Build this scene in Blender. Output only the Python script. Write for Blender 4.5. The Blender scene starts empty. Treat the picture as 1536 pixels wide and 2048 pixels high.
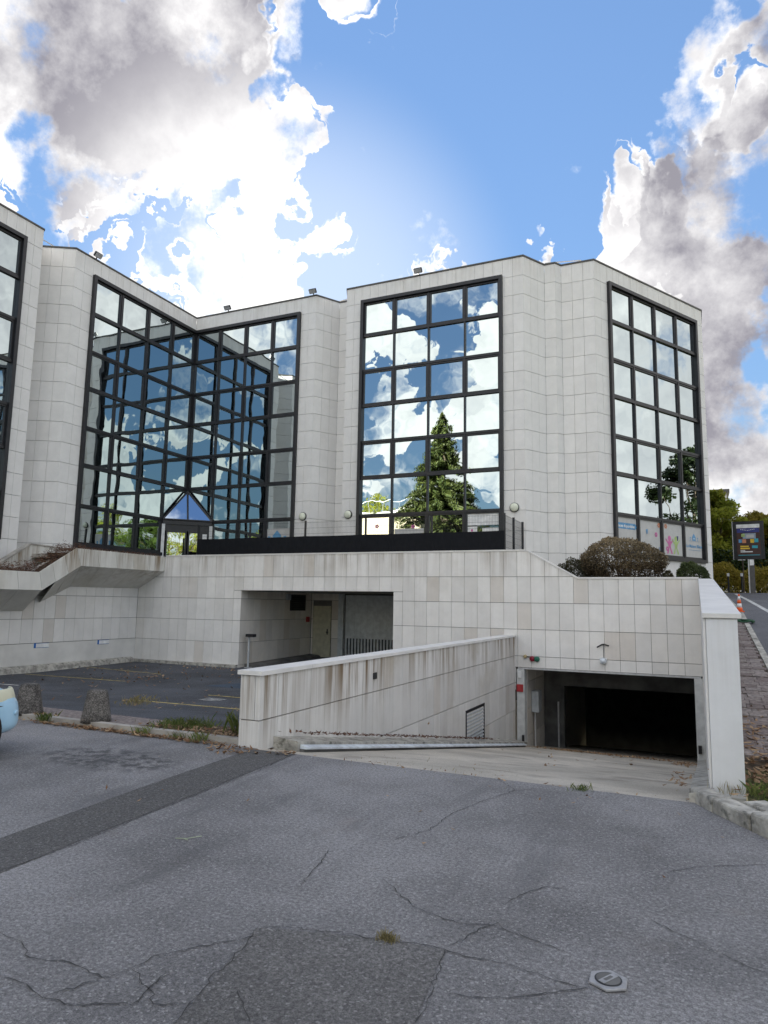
import bpy, math, random
import numpy as np
from mathutils import Vector, Matrix
random.seed(7); RNG = np.random.default_rng(7)
R = math.radians
scn = bpy.context.scene
COL = scn.collection

# ------------------------------------------------------------------ camera
cam_d = bpy.data.cameras.new('camera'); cam = bpy.data.objects.new('camera', cam_d); COL.objects.link(cam)
cam_d.sensor_fit = 'VERTICAL'; cam_d.sensor_height = 24.0; cam_d.lens = 1380 / 2048 * 24
cam_d.clip_start = 0.05; cam_d.clip_end = 5000
CAM_H = 1.68
cam.matrix_world = (Matrix.Translation((0, 0, CAM_H)) @ Matrix.Rotation(R(24.4), 4, 'Z')
                    @ Matrix.Rotation(R(90 + 7.56), 4, 'X') @ Matrix.Rotation(R(0.96), 4, 'Z'))
scn.camera = cam

# ------------------------------------------------------------------ light and exposure
SUN_EL, SUN_AZ = R(22.5), math.atan2(-0.49, 0.77)       # azimuth from +Y towards +X
SUN = Vector((math.sin(SUN_AZ) * math.cos(SUN_EL), math.cos(SUN_AZ) * math.cos(SUN_EL), math.sin(SUN_EL)))
sl = bpy.data.lights.new('sun', 'SUN'); sl.energy = 4.0; sl.angle = R(0.53); sl.color = (1.0, 0.93, 0.82)
so = bpy.data.objects.new('sun', sl); COL.objects.link(so)
so.rotation_euler = SUN.to_track_quat('Z', 'Y').to_euler(); so.location = (-30, 45, 40)
vs = scn.view_settings; vs.view_transform = 'Standard'; vs.look = 'None'; vs.gamma = 1.0; vs.use_curve_mapping = False
vs.exposure = 2.64
scn.cycles.max_bounces = 8; scn.cycles.glossy_bounces = 5; scn.cycles.diffuse_bounces = 2
scn.cycles.use_denoising = True

def pix_dir(px, py):
    f = 1380.0; m = cam.matrix_world.to_3x3()
    return (m @ Vector(((px - 768) / f, -(py - 1024) / f, -1.0))).normalized()

# ------------------------------------------------------------------ sky: Nishita with drifting cumulus
world = bpy.data.worlds.new('World'); scn.world = world; world.use_nodes = True
def build_world():
    nt = world.node_tree; nt.nodes.clear()
    g = bpy.data.node_groups.new('cloud_density', 'ShaderNodeTree')
    g.interface.new_socket('dir', in_out='INPUT', socket_type='NodeSocketVector')
    g.interface.new_socket('density', in_out='OUTPUT', socket_type='NodeSocketFloat')
    g.interface.new_socket('billow', in_out='OUTPUT', socket_type='NodeSocketFloat')
    N, Lk = g.nodes, g.links
    gi = N.new('NodeGroupInput'); go = N.new('NodeGroupOutput')
    nrm = N.new('ShaderNodeVectorMath'); nrm.operation = 'NORMALIZE'; Lk.new(gi.outputs[0], nrm.inputs[0])
    # warp
    wn = N.new('ShaderNodeTexNoise'); wn.inputs['Scale'].default_value = 10.0; wn.inputs['Detail'].default_value = 6; wn.inputs['Roughness'].default_value = .5
    Lk.new(nrm.outputs[0], wn.inputs['Vector'])
    ws = N.new('ShaderNodeVectorMath'); ws.operation = 'SUBTRACT'; Lk.new(wn.outputs['Color'], ws.inputs[0]); ws.inputs[1].default_value = (.5, .5, .5)
    wm = N.new('ShaderNodeVectorMath'); wm.operation = 'MULTIPLY_ADD'; Lk.new(ws.outputs[0], wm.inputs[0]); wm.inputs[1].default_value = (.10, .10, .09); Lk.new(nrm.outputs[0], wm.inputs[2])
    d = wm.outputs[0]
    def M(op, a, b=None, c=None, clamp=False):
        m = N.new('ShaderNodeMath'); m.operation = op; m.use_clamp = clamp
        for i, v in enumerate((a, b, c)):
            if v is None: continue
            if isinstance(v, (int, float)): m.inputs[i].default_value = v
            else: Lk.new(v, m.inputs[i])
        return m.outputs[0]
    acc = None
    # (pixel x, pixel y, radius in pixels, weight): the cloud banks and the clear gaps
    blobs = [(60, 90, 215, .85), (330, 130, 175, .85), (200, 60, 200, .6), (480, 110, 120, .5), (45, 285, 85, .75), (330, 280, 85, .6), (190, 310, 65, .6), (110, 210, 120, .6), (440, 300, 80, .4), (60, 345, 55, .5), (180, 350, 45, .5), (300, 345, 60, .5), (400, 380, 55, .5), (520, 200, 70, .5),
             (520, 400, 90, .6), (600, 480, 95, .7), (430, 350, 60, .5), (670, 560, 95, .5), (370, 585, 95, .9), (520, 580, 110, .5), (210, 495, 60, .85),
             (690, 40, 60, .42), (670, 110, 45, .3), (655, 245, 45, .36), (575, 205, 55, .4), (520, 530, 80, .6), (450, 560, 70, .5),
             (1510, 120, 120, .42), (1440, 260, 120, .48), (1320, 430, 105, .62), (1250, 470, 75, .62), (1220, 540, 50, .4), (1490, 420, 110, .4), (1500, 640, 170, .45), (1490, 850, 210, .5), (1480, 1040, 150, .35),
             (965, 515, 48, .45), (890, 545, 45, .42), (1288, 310, 48, .34), (1155, 510, 32, .3),
             (930, 250, 300, -.9), (1120, 150, 190, -.8), (1040, 420, 120, -.6), (800, 430, 60, -.35), (20, 440, 45, -.8), (90, 445, 45, -.75), (165, 440, 45, -.8), (240, 435, 50, -.85), (310, 440, 50, -.9), (380, 455, 45, -.95), (435, 485, 35, -.7), (560, 30, 60, -.8), (660, 400, 40, -.4), (620, 20, 55, -.4), (1420, 355, 45, -.45), (1270, 130, 70, -.6), (590, 290, 40, -.2), (690, 330, 60, -.45)]
    dirs = [(pix_dir(px, py), rad, w) for px, py, rad, w in blobs]
    # the sky behind the photographer, as the mirrored windows show it
    for px, py, rad, w in [(760, 640, 60, .5), (900, 610, 45, .35), (800, 690, 60, .6), (880, 690, 50, .35), (840, 765, 85, .9), (960, 755, 45, .4), (900, 850, 75, .7), (960, 860, 60, .55), (850, 910, 60, .45), (970, 910, 60, .5), (770, 985, 70, .45), (820, 820, 55, .65), (940, 990, 60, .2),
                           (825, 605, 40, -.3), (745, 780, 45, -.5), (970, 700, 50, -.4), (755, 850, 50, -.5), (745, 910, 35, -.2), (990, 970, 40, -.4)]:
        v = pix_dir(px, py); v.y = -v.y; dirs.append((v, rad, w))
    for px, py, rad, w in [(230, 740, 80, -1.5), (330, 720, 90, -1.6), (450, 720, 90, -1.4), (520, 760, 60, -1.0), (280, 800, 70, -.9), (420, 790, 60, -.7), (300, 900, 90, .5), (440, 880, 90, .5), (520, 930, 60, .4), (240, 940, 70, .4), (380, 960, 80, .4)]:
        v = pix_dir(px, py); v.y = -v.y; v.x = -v.x; dirs.append((v, rad, w))
    for v, rad, w in [((.80, .52, .42), 620, .55), ((.85, .60, .20), 420, .4), ((.5, -.5, .9), 500, .3), ((-.2, -.7, .75), 500, .2)]: dirs.append((Vector(v).normalized(), rad, w))
    for c, rad, w in dirs:
        a = math.atan(rad / 1380.0)
        dt = N.new('ShaderNodeVectorMath'); dt.operation = 'DOT_PRODUCT'; Lk.new(d, dt.inputs[0]); dt.inputs[1].default_value = c
        mr = N.new('ShaderNodeMapRange'); mr.interpolation_type = 'SMOOTHSTEP'; mr.clamp = True
        mr.inputs['From Min'].default_value = math.cos(a * 1.45); mr.inputs['From Max'].default_value = math.cos(a * .35)
        mr.inputs['To Min'].default_value = 0; mr.inputs['To Max'].default_value = w
        Lk.new(dt.outputs['Value'], mr.inputs['Value'])
        acc = mr.outputs[0] if acc is None else M('ADD', acc, mr.outputs[0])
    n1 = N.new('ShaderNodeTexNoise'); n1.inputs['Scale'].default_value = 2.3; n1.inputs['Detail'].default_value = 2; Lk.new(nrm.outputs[0], n1.inputs['Vector'])
    n2 = N.new('ShaderNodeTexNoise'); n2.inputs['Scale'].default_value = 7.5; n2.inputs['Detail'].default_value = 9; n2.inputs['Roughness'].default_value = .62
    Lk.new(nrm.outputs[0], n2.inputs['Vector'])
    low = M('MULTIPLY_ADD', n1.outputs['Fac'], 1.9, -.93)
    hi = M('MULTIPLY_ADD', n2.outputs['Fac'], 2.9, -1.45)
    acc = M('MAXIMUM', M('MINIMUM', acc, .60), -.72)      # banks level off, so the billows show inside them too
    out = M('ADD', M('ADD', acc, M('MULTIPLY', low, .75)), hi)
    Lk.new(out, go.inputs[0]); Lk.new(M('ADD', hi, M('MULTIPLY', low, .5)), go.inputs[1])

    N, Lk = nt.nodes, nt.links
    def M(op, a, b=None, c=None, clamp=False):
        m = N.new('ShaderNodeMath'); m.operation = op; m.use_clamp = clamp
        for i, v in enumerate((a, b, c)):
            if v is None: continue
            if isinstance(v, (int, float)): m.inputs[i].default_value = v
            else: Lk.new(v, m.inputs[i])
        return m.outputs[0]
    def MR(v, a, b, c, e, smooth=True):
        m = N.new('ShaderNodeMapRange'); m.interpolation_type = 'SMOOTHSTEP' if smooth else 'LINEAR'; m.clamp = True
        Lk.new(v, m.inputs['Value'])
        for k, x in zip(('From Min', 'From Max', 'To Min', 'To Max'), (a, b, c, e)): m.inputs[k].default_value = x
        return m.outputs[0]
    def MIX(f, a, b):
        m = N.new('ShaderNodeMix'); m.data_type = 'RGBA'
        if isinstance(f, (int, float)): m.inputs[0].default_value = f
        else: Lk.new(f, m.inputs[0])
        for i, v in ((6, a), (7, b)):
            if isinstance(v, tuple): m.inputs[i].default_value = (*v, 1)
            else: Lk.new(v, m.inputs[i])
        return m.outputs[2]
    tc = N.new('ShaderNodeTexCoord')
    def dens(off):
        gn = N.new('ShaderNodeGroup'); gn.node_tree = g
        if off:
            a = N.new('ShaderNodeVectorMath'); a.operation = 'ADD'; Lk.new(tc.outputs['Generated'], a.inputs[0]); a.inputs[1].default_value = SUN * off
            Lk.new(a.outputs[0], gn.inputs[0])
        else: Lk.new(tc.outputs['Generated'], gn.inputs[0])
        return gn.outputs
    (d0, h0), (d1, h1) = [(o[0], o[1]) for o in (dens(0), dens(.11))]
    sx = N.new('ShaderNodeSeparateXYZ'); Lk.new(tc.outputs['Generated'], sx.inputs[0])
    alpha = M('MULTIPLY', MR(d0, -.10, .40, 0, 1), MR(sx.outputs[2], -.02, .03, 0, 1))
    T = M('ADD', M('MULTIPLY', M('MAXIMUM', d0, 0.0), .7), M('MULTIPLY', M('MAXIMUM', d1, 0.0), .8))
    relief = M('SUBTRACT', h0, h1)                      # billows catch light on the side towards the sun
    lit = M('ADD', M('POWER', 2.718, M('MULTIPLY', T, -1.5)), M('ADD', M('MULTIPLY', relief, .6), M('MULTIPLY', h0, -.2)), clamp=True)
    sd = N.new('ShaderNodeVectorMath'); sd.operation = 'DOT_PRODUCT'; Lk.new(tc.outputs['Generated'], sd.inputs[0]); sd.inputs[1].default_value = SUN
    cosg = sd.outputs['Value']
    near = MR(cosg, math.cos(R(22)), math.cos(R(3)), 0, 1)
    front = MR(cosg, .55, -.35, 0, 1)                   # clouds facing the sun are lit on the side we see
    lit2 = M('MAXIMUM', lit, M('MULTIPLY', near, M('ADD', .95, M('MULTIPLY', relief, .5))), clamp=True)
    lit3 = M('MAXIMUM', lit2, M('MULTIPLY', front, M('ADD', M('ADD', .42, M('MULTIPLY', lit, .4)), M('MULTIPLY', relief, -.9))))
    K = 10.0                                           # the Background strength is 0.1
    dark = MIX(front, (.058 * K, .056 * K, .064 * K), (.15 * K, .155 * K, .165 * K))
    bright = MIX(front, (.235 * K, .232 * K, .228 * K), (.385 * K, .372 * K, .348 * K))
    cloud = MIX(lit3, dark, bright)
    sky = N.new('ShaderNodeTexSky'); sky.sky_type = 'NISHITA'; sky.sun_disc = False
    sky.sun_elevation = SUN_EL; sky.sun_rotation = SUN_AZ; sky.altitude = 100; sky.air_density = 1.0; sky.dust_density = .0; sky.ozone_density = 3.0
    bw = N.new('ShaderNodeRGBToBW'); Lk.new(sky.outputs[0], bw.inputs[0])
    gain = M('DIVIDE', 1.2, M('ADD', 1.7, bw.outputs[0]))
    sm = N.new('ShaderNodeVectorMath'); sm.operation = 'SCALE'; Lk.new(sky.outputs[0], sm.inputs[0]); Lk.new(gain, sm.inputs['Scale'])
    halo = MR(cosg, math.cos(R(19)), math.cos(R(1)), 0, .42)      # forward-scattered glare round the hidden sun
    col = MIX(alpha, MIX(halo, sm.outputs[0], (.19 * K, .20 * K, .21 * K)), cloud)
    bg = N.new('ShaderNodeBackground'); bg.inputs['Strength'].default_value = 0.1
    Lk.new(col, bg.inputs['Color'])
    out = N.new('ShaderNodeOutputWorld'); Lk.new(bg.outputs[0], out.inputs['Surface'])
build_world()
world.cycles.sampling_method = 'MANUAL'; world.cycles.sample_map_resolution = 256

# ------------------------------------------------------------------ materials
class Mat:
    def __init__(s, name, rough=.7, metallic=0.0, spec=.3):
        s.m = bpy.data.materials.new(name); s.m.use_nodes = True
        s.nt = s.m.node_tree; s.N = s.nt.nodes; s.L = s.nt.links
        s.b = s.N['Principled BSDF']; s.b.inputs['Roughness'].default_value = rough; s.b.inputs['Metallic'].default_value = metallic
        s.b.inputs['Specular IOR Level'].default_value = spec
        s.geo = s.N.new('ShaderNodeNewGeometry'); s.pos = s.geo.outputs['Position']
    def vec(s, scale, src=None):
        m = s.N.new('ShaderNodeMapping'); s.L.new(src or s.pos, m.inputs['Vector']); m.inputs['Scale'].default_value = scale
        return m.outputs[0]
    def noise(s, scale, detail=4, rough=.55, vec=None):
        n = s.N.new('ShaderNodeTexNoise'); n.inputs['Scale'].default_value = scale; n.inputs['Detail'].default_value = detail; n.inputs['Roughness'].default_value = rough
        s.L.new(vec or s.pos, n.inputs['Vector']); return n.outputs['Fac']
    def voro(s, scale, feat='F1', out='Distance', vec=None):
        n = s.N.new('ShaderNodeTexVoronoi'); n.feature = feat; n.inputs['Scale'].default_value = scale
        s.L.new(vec or s.pos, n.inputs['Vector']); return n.outputs[out]
    def math(s, op, a, b=None, c=None, clamp=False):
        m = s.N.new('ShaderNodeMath'); m.operation = op; m.use_clamp = clamp
        for i, v in enumerate((a, b, c)):
            if v is None: continue
            if isinstance(v, (int, float)): m.inputs[i].default_value = v
            else: s.L.new(v, m.inputs[i])
        return m.outputs[0]
    def rng(s, v, a, b, c=0.0, d=1.0):
        m = s.N.new('ShaderNodeMapRange'); m.interpolation_type = 'SMOOTHSTEP'; m.clamp = True; s.L.new(v, m.inputs['Value'])
        for k, x in zip(('From Min', 'From Max', 'To Min', 'To Max'), (a, b, c, d)): m.inputs[k].default_value = x
        return m.outputs[0]
    def mix(s, f, a, b, mode='MIX'):
        m = s.N.new('ShaderNodeMix'); m.data_type = 'RGBA'; m.blend_type = mode
        if isinstance(f, (int, float)): m.inputs[0].default_value = f
        else: s.L.new(f, m.inputs[0])
        for i, v in ((6, a), (7, b)):
            if isinstance(v, tuple): m.inputs[i].default_value = (*v, 1)
            else: s.L.new(v, m.inputs[i])
        return m.outputs[2]
    def hsv(s, col, val):
        h = s.N.new('ShaderNodeHueSaturation'); s.L.new(val, h.inputs['Value'])
        if isinstance(col, tuple): h.inputs['Color'].default_value = (*col, 1)
        else: s.L.new(col, h.inputs['Color'])
        return h.outputs[0]
    def rnd(s): return s.N.new('ShaderNodeObjectInfo').outputs['Random']
    def attr(s, name):
        a = s.N.new('ShaderNodeAttribute'); a.attribute_name = name; return a.outputs['Fac']
    def xyz(s):
        x = s.N.new('ShaderNodeSeparateXYZ'); s.L.new(s.pos, x.inputs[0]); return x.outputs
    def color(s, c):
        if isinstance(c, tuple): s.b.inputs['Base Color'].default_value = (*c, 1)
        else: s.L.new(c, s.b.inputs['Base Color'])
        return s
    def rough(s, v): s.L.new(v, s.b.inputs['Roughness']); return s
    def bump(s, h, strength=.3, dist=.01):
        n = s.N.new('ShaderNodeBump'); n.inputs['Strength'].default_value = strength; n.inputs['Distance'].default_value = dist
        s.L.new(h, n.inputs['Height']); s.L.new(n.outputs[0], s.b.inputs['Normal']); return s
MT = {}
def plain(name, c, rough=.6, metallic=0.0, var=.12, scale=6.0, spec=.3, bump=0.0):
    m = Mat(name, rough, metallic, spec)
    v = m.rng(m.noise(scale, 5), .3, .7, 1 - var, 1 + var)
    m.color(m.hsv(c, v))
    if bump: m.bump(m.noise(scale * 8, 4), bump, .004)
    MT[name] = m.m; return m.m

def stone(name, base, zt=None, streak=0.0, var=.10, odds=.6):
    """pale limestone cladding; rain streaks run down from the coping at height zt"""
    m = Mat(name, .55, 0, .35)
    r = m.rnd()
    c = m.mix(m.rng(r, .0, 1.0), tuple(x * (1 - var) for x in base), tuple(min(.85, x * (1 + var * .6)) for x in base))
    odd = m.math('FRACT', m.math('MULTIPLY', r, 37.3))
    c = m.mix(m.rng(odd, .93, .97, 0, odds), c, (base[0] * .80, base[1] * .75, base[2] * .70))
    c = m.hsv(c, m.rng(m.noise(2.6, 6, .65), .25, .75, .95, 1.04))
    c = m.mix(m.rng(m.noise(14, 5, .6), .55, .8, 0, .14), c, (base[0] * .72, base[1] * .68, base[2] * .60))
    if streak:
        sx = m.noise(1.0, 6, .62, m.vec((5.2, 5.2, .3)))
        sx2 = m.noise(1.0, 4, .6, m.vec((26, 26, .5)))
        z = m.xyz()[2]
        fall = m.rng(z, zt - 1.15, zt + .02, .10, 1.0)
        k = m.math('MULTIPLY', m.rng(m.math('MULTIPLY_ADD', sx2, .35, m.math('MULTIPLY', sx, .75)), .47, .65), fall)
        k = m.math('MULTIPLY', k, m.rng(m.noise(.9, 3, .5, m.vec((1, 1, .25))), .32, .62, .15, 1.15))
        c = m.mix(m.math('MULTIPLY', k, streak, clamp=True), c, (.20, .138, .078))
        g = m.math('MULTIPLY', m.rng(m.noise(.8, 5), .5, .72), m.rng(z, zt - 2.0, zt, .15, .6))
        c = m.mix(m.math('MULTIPLY', g, streak * .8), c, (.33, .27, .17))
    m.color(c); m.bump(m.noise(60, 4), .12, .003)
    MT[name] = m.m; return m.m

def asphalt(name, base, spark=1.0, blot=.25, stain=None):
    m = Mat(name, .82, 0, .35)
    c = m.hsv(base, m.rng(m.noise(.55, 6, .62), .28, .72, 1 - blot, 1 + blot))
    c = m.hsv(c, m.rng(m.noise(45, 4, .7), .3, .7, .62, 1.35))
    c = m.hsv(c, m.rng(m.noise(150, 3, .7), .3, .7, .6, 1.4))
    v = m.voro(95, 'F1', 'Color')
    sp = m.N.new('ShaderNodeSeparateColor'); m.L.new(v, sp.inputs[0])
    c = m.mix(m.rng(sp.outputs[0], .90, .98, 0, .55 * spark), c, (.42, .41, .40))
    c = m.mix(m.rng(m.noise(1.7, 5), .6, .75, 0, .22), c, (base[0] * .8, base[1] * .66, base[2] * .55))
    if stain:
        dx = m.math('DIVIDE', m.math('SUBTRACT', m.xyz()[0], stain[0]), stain[2]); dy = m.math('DIVIDE', m.math('SUBTRACT', m.xyz()[1], stain[1]), stain[3])
        r2 = m.math('ADD', m.math('MULTIPLY', dx, dx), m.math('MULTIPLY', dy, dy))
        kk = m.math('MULTIPLY', m.rng(r2, .2, 1.0, 1, 0), m.rng(m.noise(7, 5, .65), .42, .6))
        c = m.mix(m.math('MULTIPLY', kk, .75), c, (.03, .03, .032))
        tr = m.math('MULTIPLY', m.rng(m.noise(1.0, 4, .6, m.vec((2.2, .35, 1))), .55, .7), .35)
        c = m.mix(tr, c, (.085, .085, .09))
    m.color(c); m.bump(m.math('ADD', m.noise(120, 3, .7), m.math('MULTIPLY', m.voro(95), .6)), .55, .006)
    MT[name] = m.m; return m.m

WHITE = (.70, .685, .66)
stone('facade_stone', (.80, .782, .757), 14.6, .16, var=.04, odds=.12)
stone('wall_stone', (.80, .78, .75), 3.25, .42, .07)
stone('side_stone', (.73, .71, .68), .90, .95, .08)
stone('planter_stone', (.64, .625, .58), 3.25, .85, .07)
stone('left_stone', (.76, .74, .71), 4.5, .25, .06)
stone('recess_stone', (.77, .725, .66), 2.6, .35, .12)
plain('coping_stone', (.74, .72, .69), .5, var=.07, scale=2.5)
stone('pier_white', (.77, .775, .785), 1.75, .28, .02, 0.0)
plain('joint_dark', (.16, .15, .14), .9)
plain('concrete', (.36, .335, .30), .85, var=.25, scale=3, bump=.3)
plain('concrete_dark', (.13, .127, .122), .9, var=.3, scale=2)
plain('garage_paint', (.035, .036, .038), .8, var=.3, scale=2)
plain('render_white', (.66, .645, .61), .7, var=.10, scale=1.3)
plain('dark_metal', (.018, .018, .021), .38, .0, spec=.45, var=.2)
plain('roof_trim', (.10, .095, .09), .45, .3)
plain('black_screen', (.010, .011, .014), .75, spec=.15)
plain('grey_paint', (.42, .44, .45), .5, spec=.4)
plain('jamb_paint', (.60, .61, .60), .5)
plain('cream_door', (.52, .49, .36), .5)
plain('gate_grey', (.60, .63, .64), .45, spec=.4)
plain('red_paint', (.42, .045, .05), .45)
plain('green_lens', (.02, .13, .085), .3)
plain('red_lens', (.22, .012, .03), .3)
plain('brass', (.40, .32, .17), .5)
plain('lamp_glass', (.74, .76, .62), .25, spec=.5)
plain('steel', (.56, .56, .57), .4, .4)
plain('zinc', (.74, .80, .86), .35, .25, var=.2, scale=5)
plain('orange_plastic', (.80, .13, .03), .45)
plain('white_plastic', (.80, .80, .79), .4)
plain('hose_green', (.02, .075, .035), .5)
plain('blue_plate', (.03, .14, .42), .4)
plain('paint_yellow', (.42, .34, .12), .8, var=.4, scale=9)
plain('paint_white', (.55, .55, .53), .8, var=.35, scale=7)
plain('bark', (.11, .085, .06), .9, var=.35, scale=12, bump=.6)
plain('twig', (.10, .07, .05), .9, var=.4, scale=20)
plain('soil', (.085, .062, .042), .95, var=.4, scale=8, bump=.6)
plain('film', (.52, .515, .50), .45, spec=.4, var=.05)
plain('poster_white', (.78, .78, .77), .5)
plain('decal_blue', (.13, .33, .56), .5)
plain('decal_light', (.55, .70, .82), .5)
plain('decal_pink', (.58, .16, .36), .5)
plain('decal_green', (.40, .52, .20), .5)
plain('decal_grey', (.30, .36, .44), .5)
plain('decal_orange', (.60, .25, .14), .5)
plain('decal_yellow', (.75, .50, .06), .5)
plain('decal_navy', (.05, .06, .22), .5)
plain('decal_brown', (.075, .04, .035), .5)
plain('decal_teal', (.06, .38, .48), .5)
plain('tyre', (.02, .02, .02), .8)
plain('roof_gravel', (.30, .29, .27), .9)
plain('cream_render', (.70, .60, .43), .7, var=.05)
plain('tile_roof', (.25, .20, .18), .8)
plain('crack_dark', (.062, .060, .058), .95)
plain('cast_iron', (.36, .355, .36), .5, .2, var=.15, scale=30)
asphalt('asphalt_old', (.202, .195, .195), blot=.34, stain=(-5.75, 5.75, 1.1, .55))
asphalt('asphalt_trench', (.098, .094, .091), .5, .12)
asphalt('asphalt_patch', (.148, .141, .136), .7, .25)
asphalt('asphalt_parking', (.062, .066, .077), .45, .4)
asphalt('asphalt_road', (.13, .13, .14), .4, .2)

def m_ramp():
    m = Mat('ramp_concrete', .85)
    c = m.hsv((.50, .455, .385), m.rng(m.noise(.7, 6, .6), .3, .7, .72, 1.2))
    c = m.hsv(c, m.rng(m.noise(70, 3, .7), .3, .7, .75, 1.25))
    c = m.mix(m.rng(m.noise(1.4, 5), .5, .7, 0, .62), c, (.16, .145, .125))
    m.color(c); m.bump(m.noise(90, 4), .4, .005); MT['ramp_concrete'] = m.m
m_ramp()
def m_glass():
    m = Mat('mirror_glass', .012, 1.0)
    m.color((.47, .53, .54))
    r = m.rnd()
    off = m.N.new('ShaderNodeCombineXYZ'); m.L.new(m.math('MULTIPLY', r, 40.0), off.inputs[0])
    add = m.N.new('ShaderNodeVectorMath'); add.operation = 'ADD'; m.L.new(m.pos, add.inputs[0]); m.L.new(off.outputs[0], add.inputs[1])
    m.bump(m.noise(.95, 1.5, .4, add.outputs[0]), .45, .015); MT['mirror_glass'] = m.m
    m2 = Mat('canopy_glass', .02, 1.0); m2.color((.66, .74, .82)); MT['canopy_glass'] = m2.m
    m3 = Mat('car_glass', .03, 0, .6); m3.color((.02, .025, .03)); MT['car_glass'] = m3.m
m_glass()
def m_bollard():
    m = Mat('bollard_aggregate', .9)
    v = m.N.new('ShaderNodeSeparateColor'); m.L.new(m.voro(110, 'F1', 'Color'), v.inputs[0])
    c = m.hsv((.13, .12, .11), m.rng(v.outputs[0], .3, 1.0, .7, 1.9))
    m.color(m.hsv(c, m.rng(m.noise(7, 4), .3, .7, .6, 1.3))); m.bump(m.voro(110), .9, .01); MT['bollard_aggregate'] = m.m
    m = Mat('kerb_stone', .9)
    c = m.hsv((.43, .41, .365), m.rng(m.noise(5, 6, .65), .3, .7, .55, 1.35))
    c = m.mix(m.rng(m.noise(9, 5), .55, .7, 0, .75), c, (.07, .07, .055))
    m.color(c); m.bump(m.noise(30, 5, .7), .8, .012); MT['kerb_stone'] = m.m
    m = Mat('paver_clay', .9)
    c = m.mix(m.rng(m.rnd(), 0, 1), (.17, .135, .125), (.25, .215, .20))
    m.color(m.hsv(c, m.rng(m.noise(18, 5), .3, .7, .6, 1.3))); m.bump(m.noise(60, 4), .5, .006); MT['paver_clay'] = m.m
    m = Mat('car_paint', .28, .0, .5); m.color(m.hsv((.42, .66, .84), m.rng(m.noise(3, 3), .3, .7, .94, 1.05)))
    m.b.inputs['Coat Weight'].default_value = .6; MT['car_paint'] = m.m
    m = Mat('headlamp', .35, 0, .5); m.color((.72, .70, .52)); m.b.inputs['Coat Weight'].default_value = .5; MT['headlamp'] = m.m
m_bollard()
def leafmat(name, ca, cb, trans=.35, rough=.55):
    m = Mat(name, rough, 0, .3)
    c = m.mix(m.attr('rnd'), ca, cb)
    c = m.hsv(c, m.rng(m.noise(1.3, 3), .3, .7, .72, 1.25))
    m.color(c)
    t = m.N.new('ShaderNodeBsdfTranslucent'); m.L.new(c, t.inputs['Color'])
    mx = m.N.new('ShaderNodeMixShader'); mx.inputs[0].default_value = trans
    m.L.new(m.b.outputs[0], mx.inputs[1]); m.L.new(t.outputs[0], mx.inputs[2])
    m.L.new(mx.outputs[0], m.N['Material Output'].inputs['Surface']); MT[name] = m.m
leafmat('leaf_green', (.06, .11, .02), (.16, .22, .04), .5)
leafmat('leaf_yellow', (.20, .27, .03), (.46, .45, .07), .62)
leafmat('leaf_autumn', (.28, .25, .03), (.52, .40, .09), .6)
leafmat('leaf_dark', (.02, .04, .012), (.05, .075, .02), .2)
leafmat('needle', (.045, .075, .018), (.12, .14, .035), .15)
leafmat('bush_brown', (.06, .042, .022), (.34, .265, .155), .15)
leafmat('bush_green', (.035, .055, .018), (.085, .11, .035), .15)
leafmat('bush_olive', (.03, .032, .014), (.075, .065, .03), .15)
leafmat('dead_plant', (.07, .033, .022), (.17, .085, .05), .1)
leafmat('dry_leaf', (.16, .075, .035), (.46, .32, .19), .15, .7)
leafmat('grass_blade', (.07, .12, .025), (.20, .22, .07), .3)
leafmat('grass_dry', (.20, .17, .07), (.38, .32, .17), .3)
def m_ground():
    m = Mat('meadow', .95); c = m.mix(m.rng(m.noise(.35, 6), .35, .65), (.055, .075, .025), (.14, .125, .06))
    m.color(m.hsv(c, m.rng(m.noise(14, 5), .3, .7, .6, 1.35))); m.bump(m.noise(30, 5), .8, .03); MT['meadow'] = m.m
m_ground()

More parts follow.
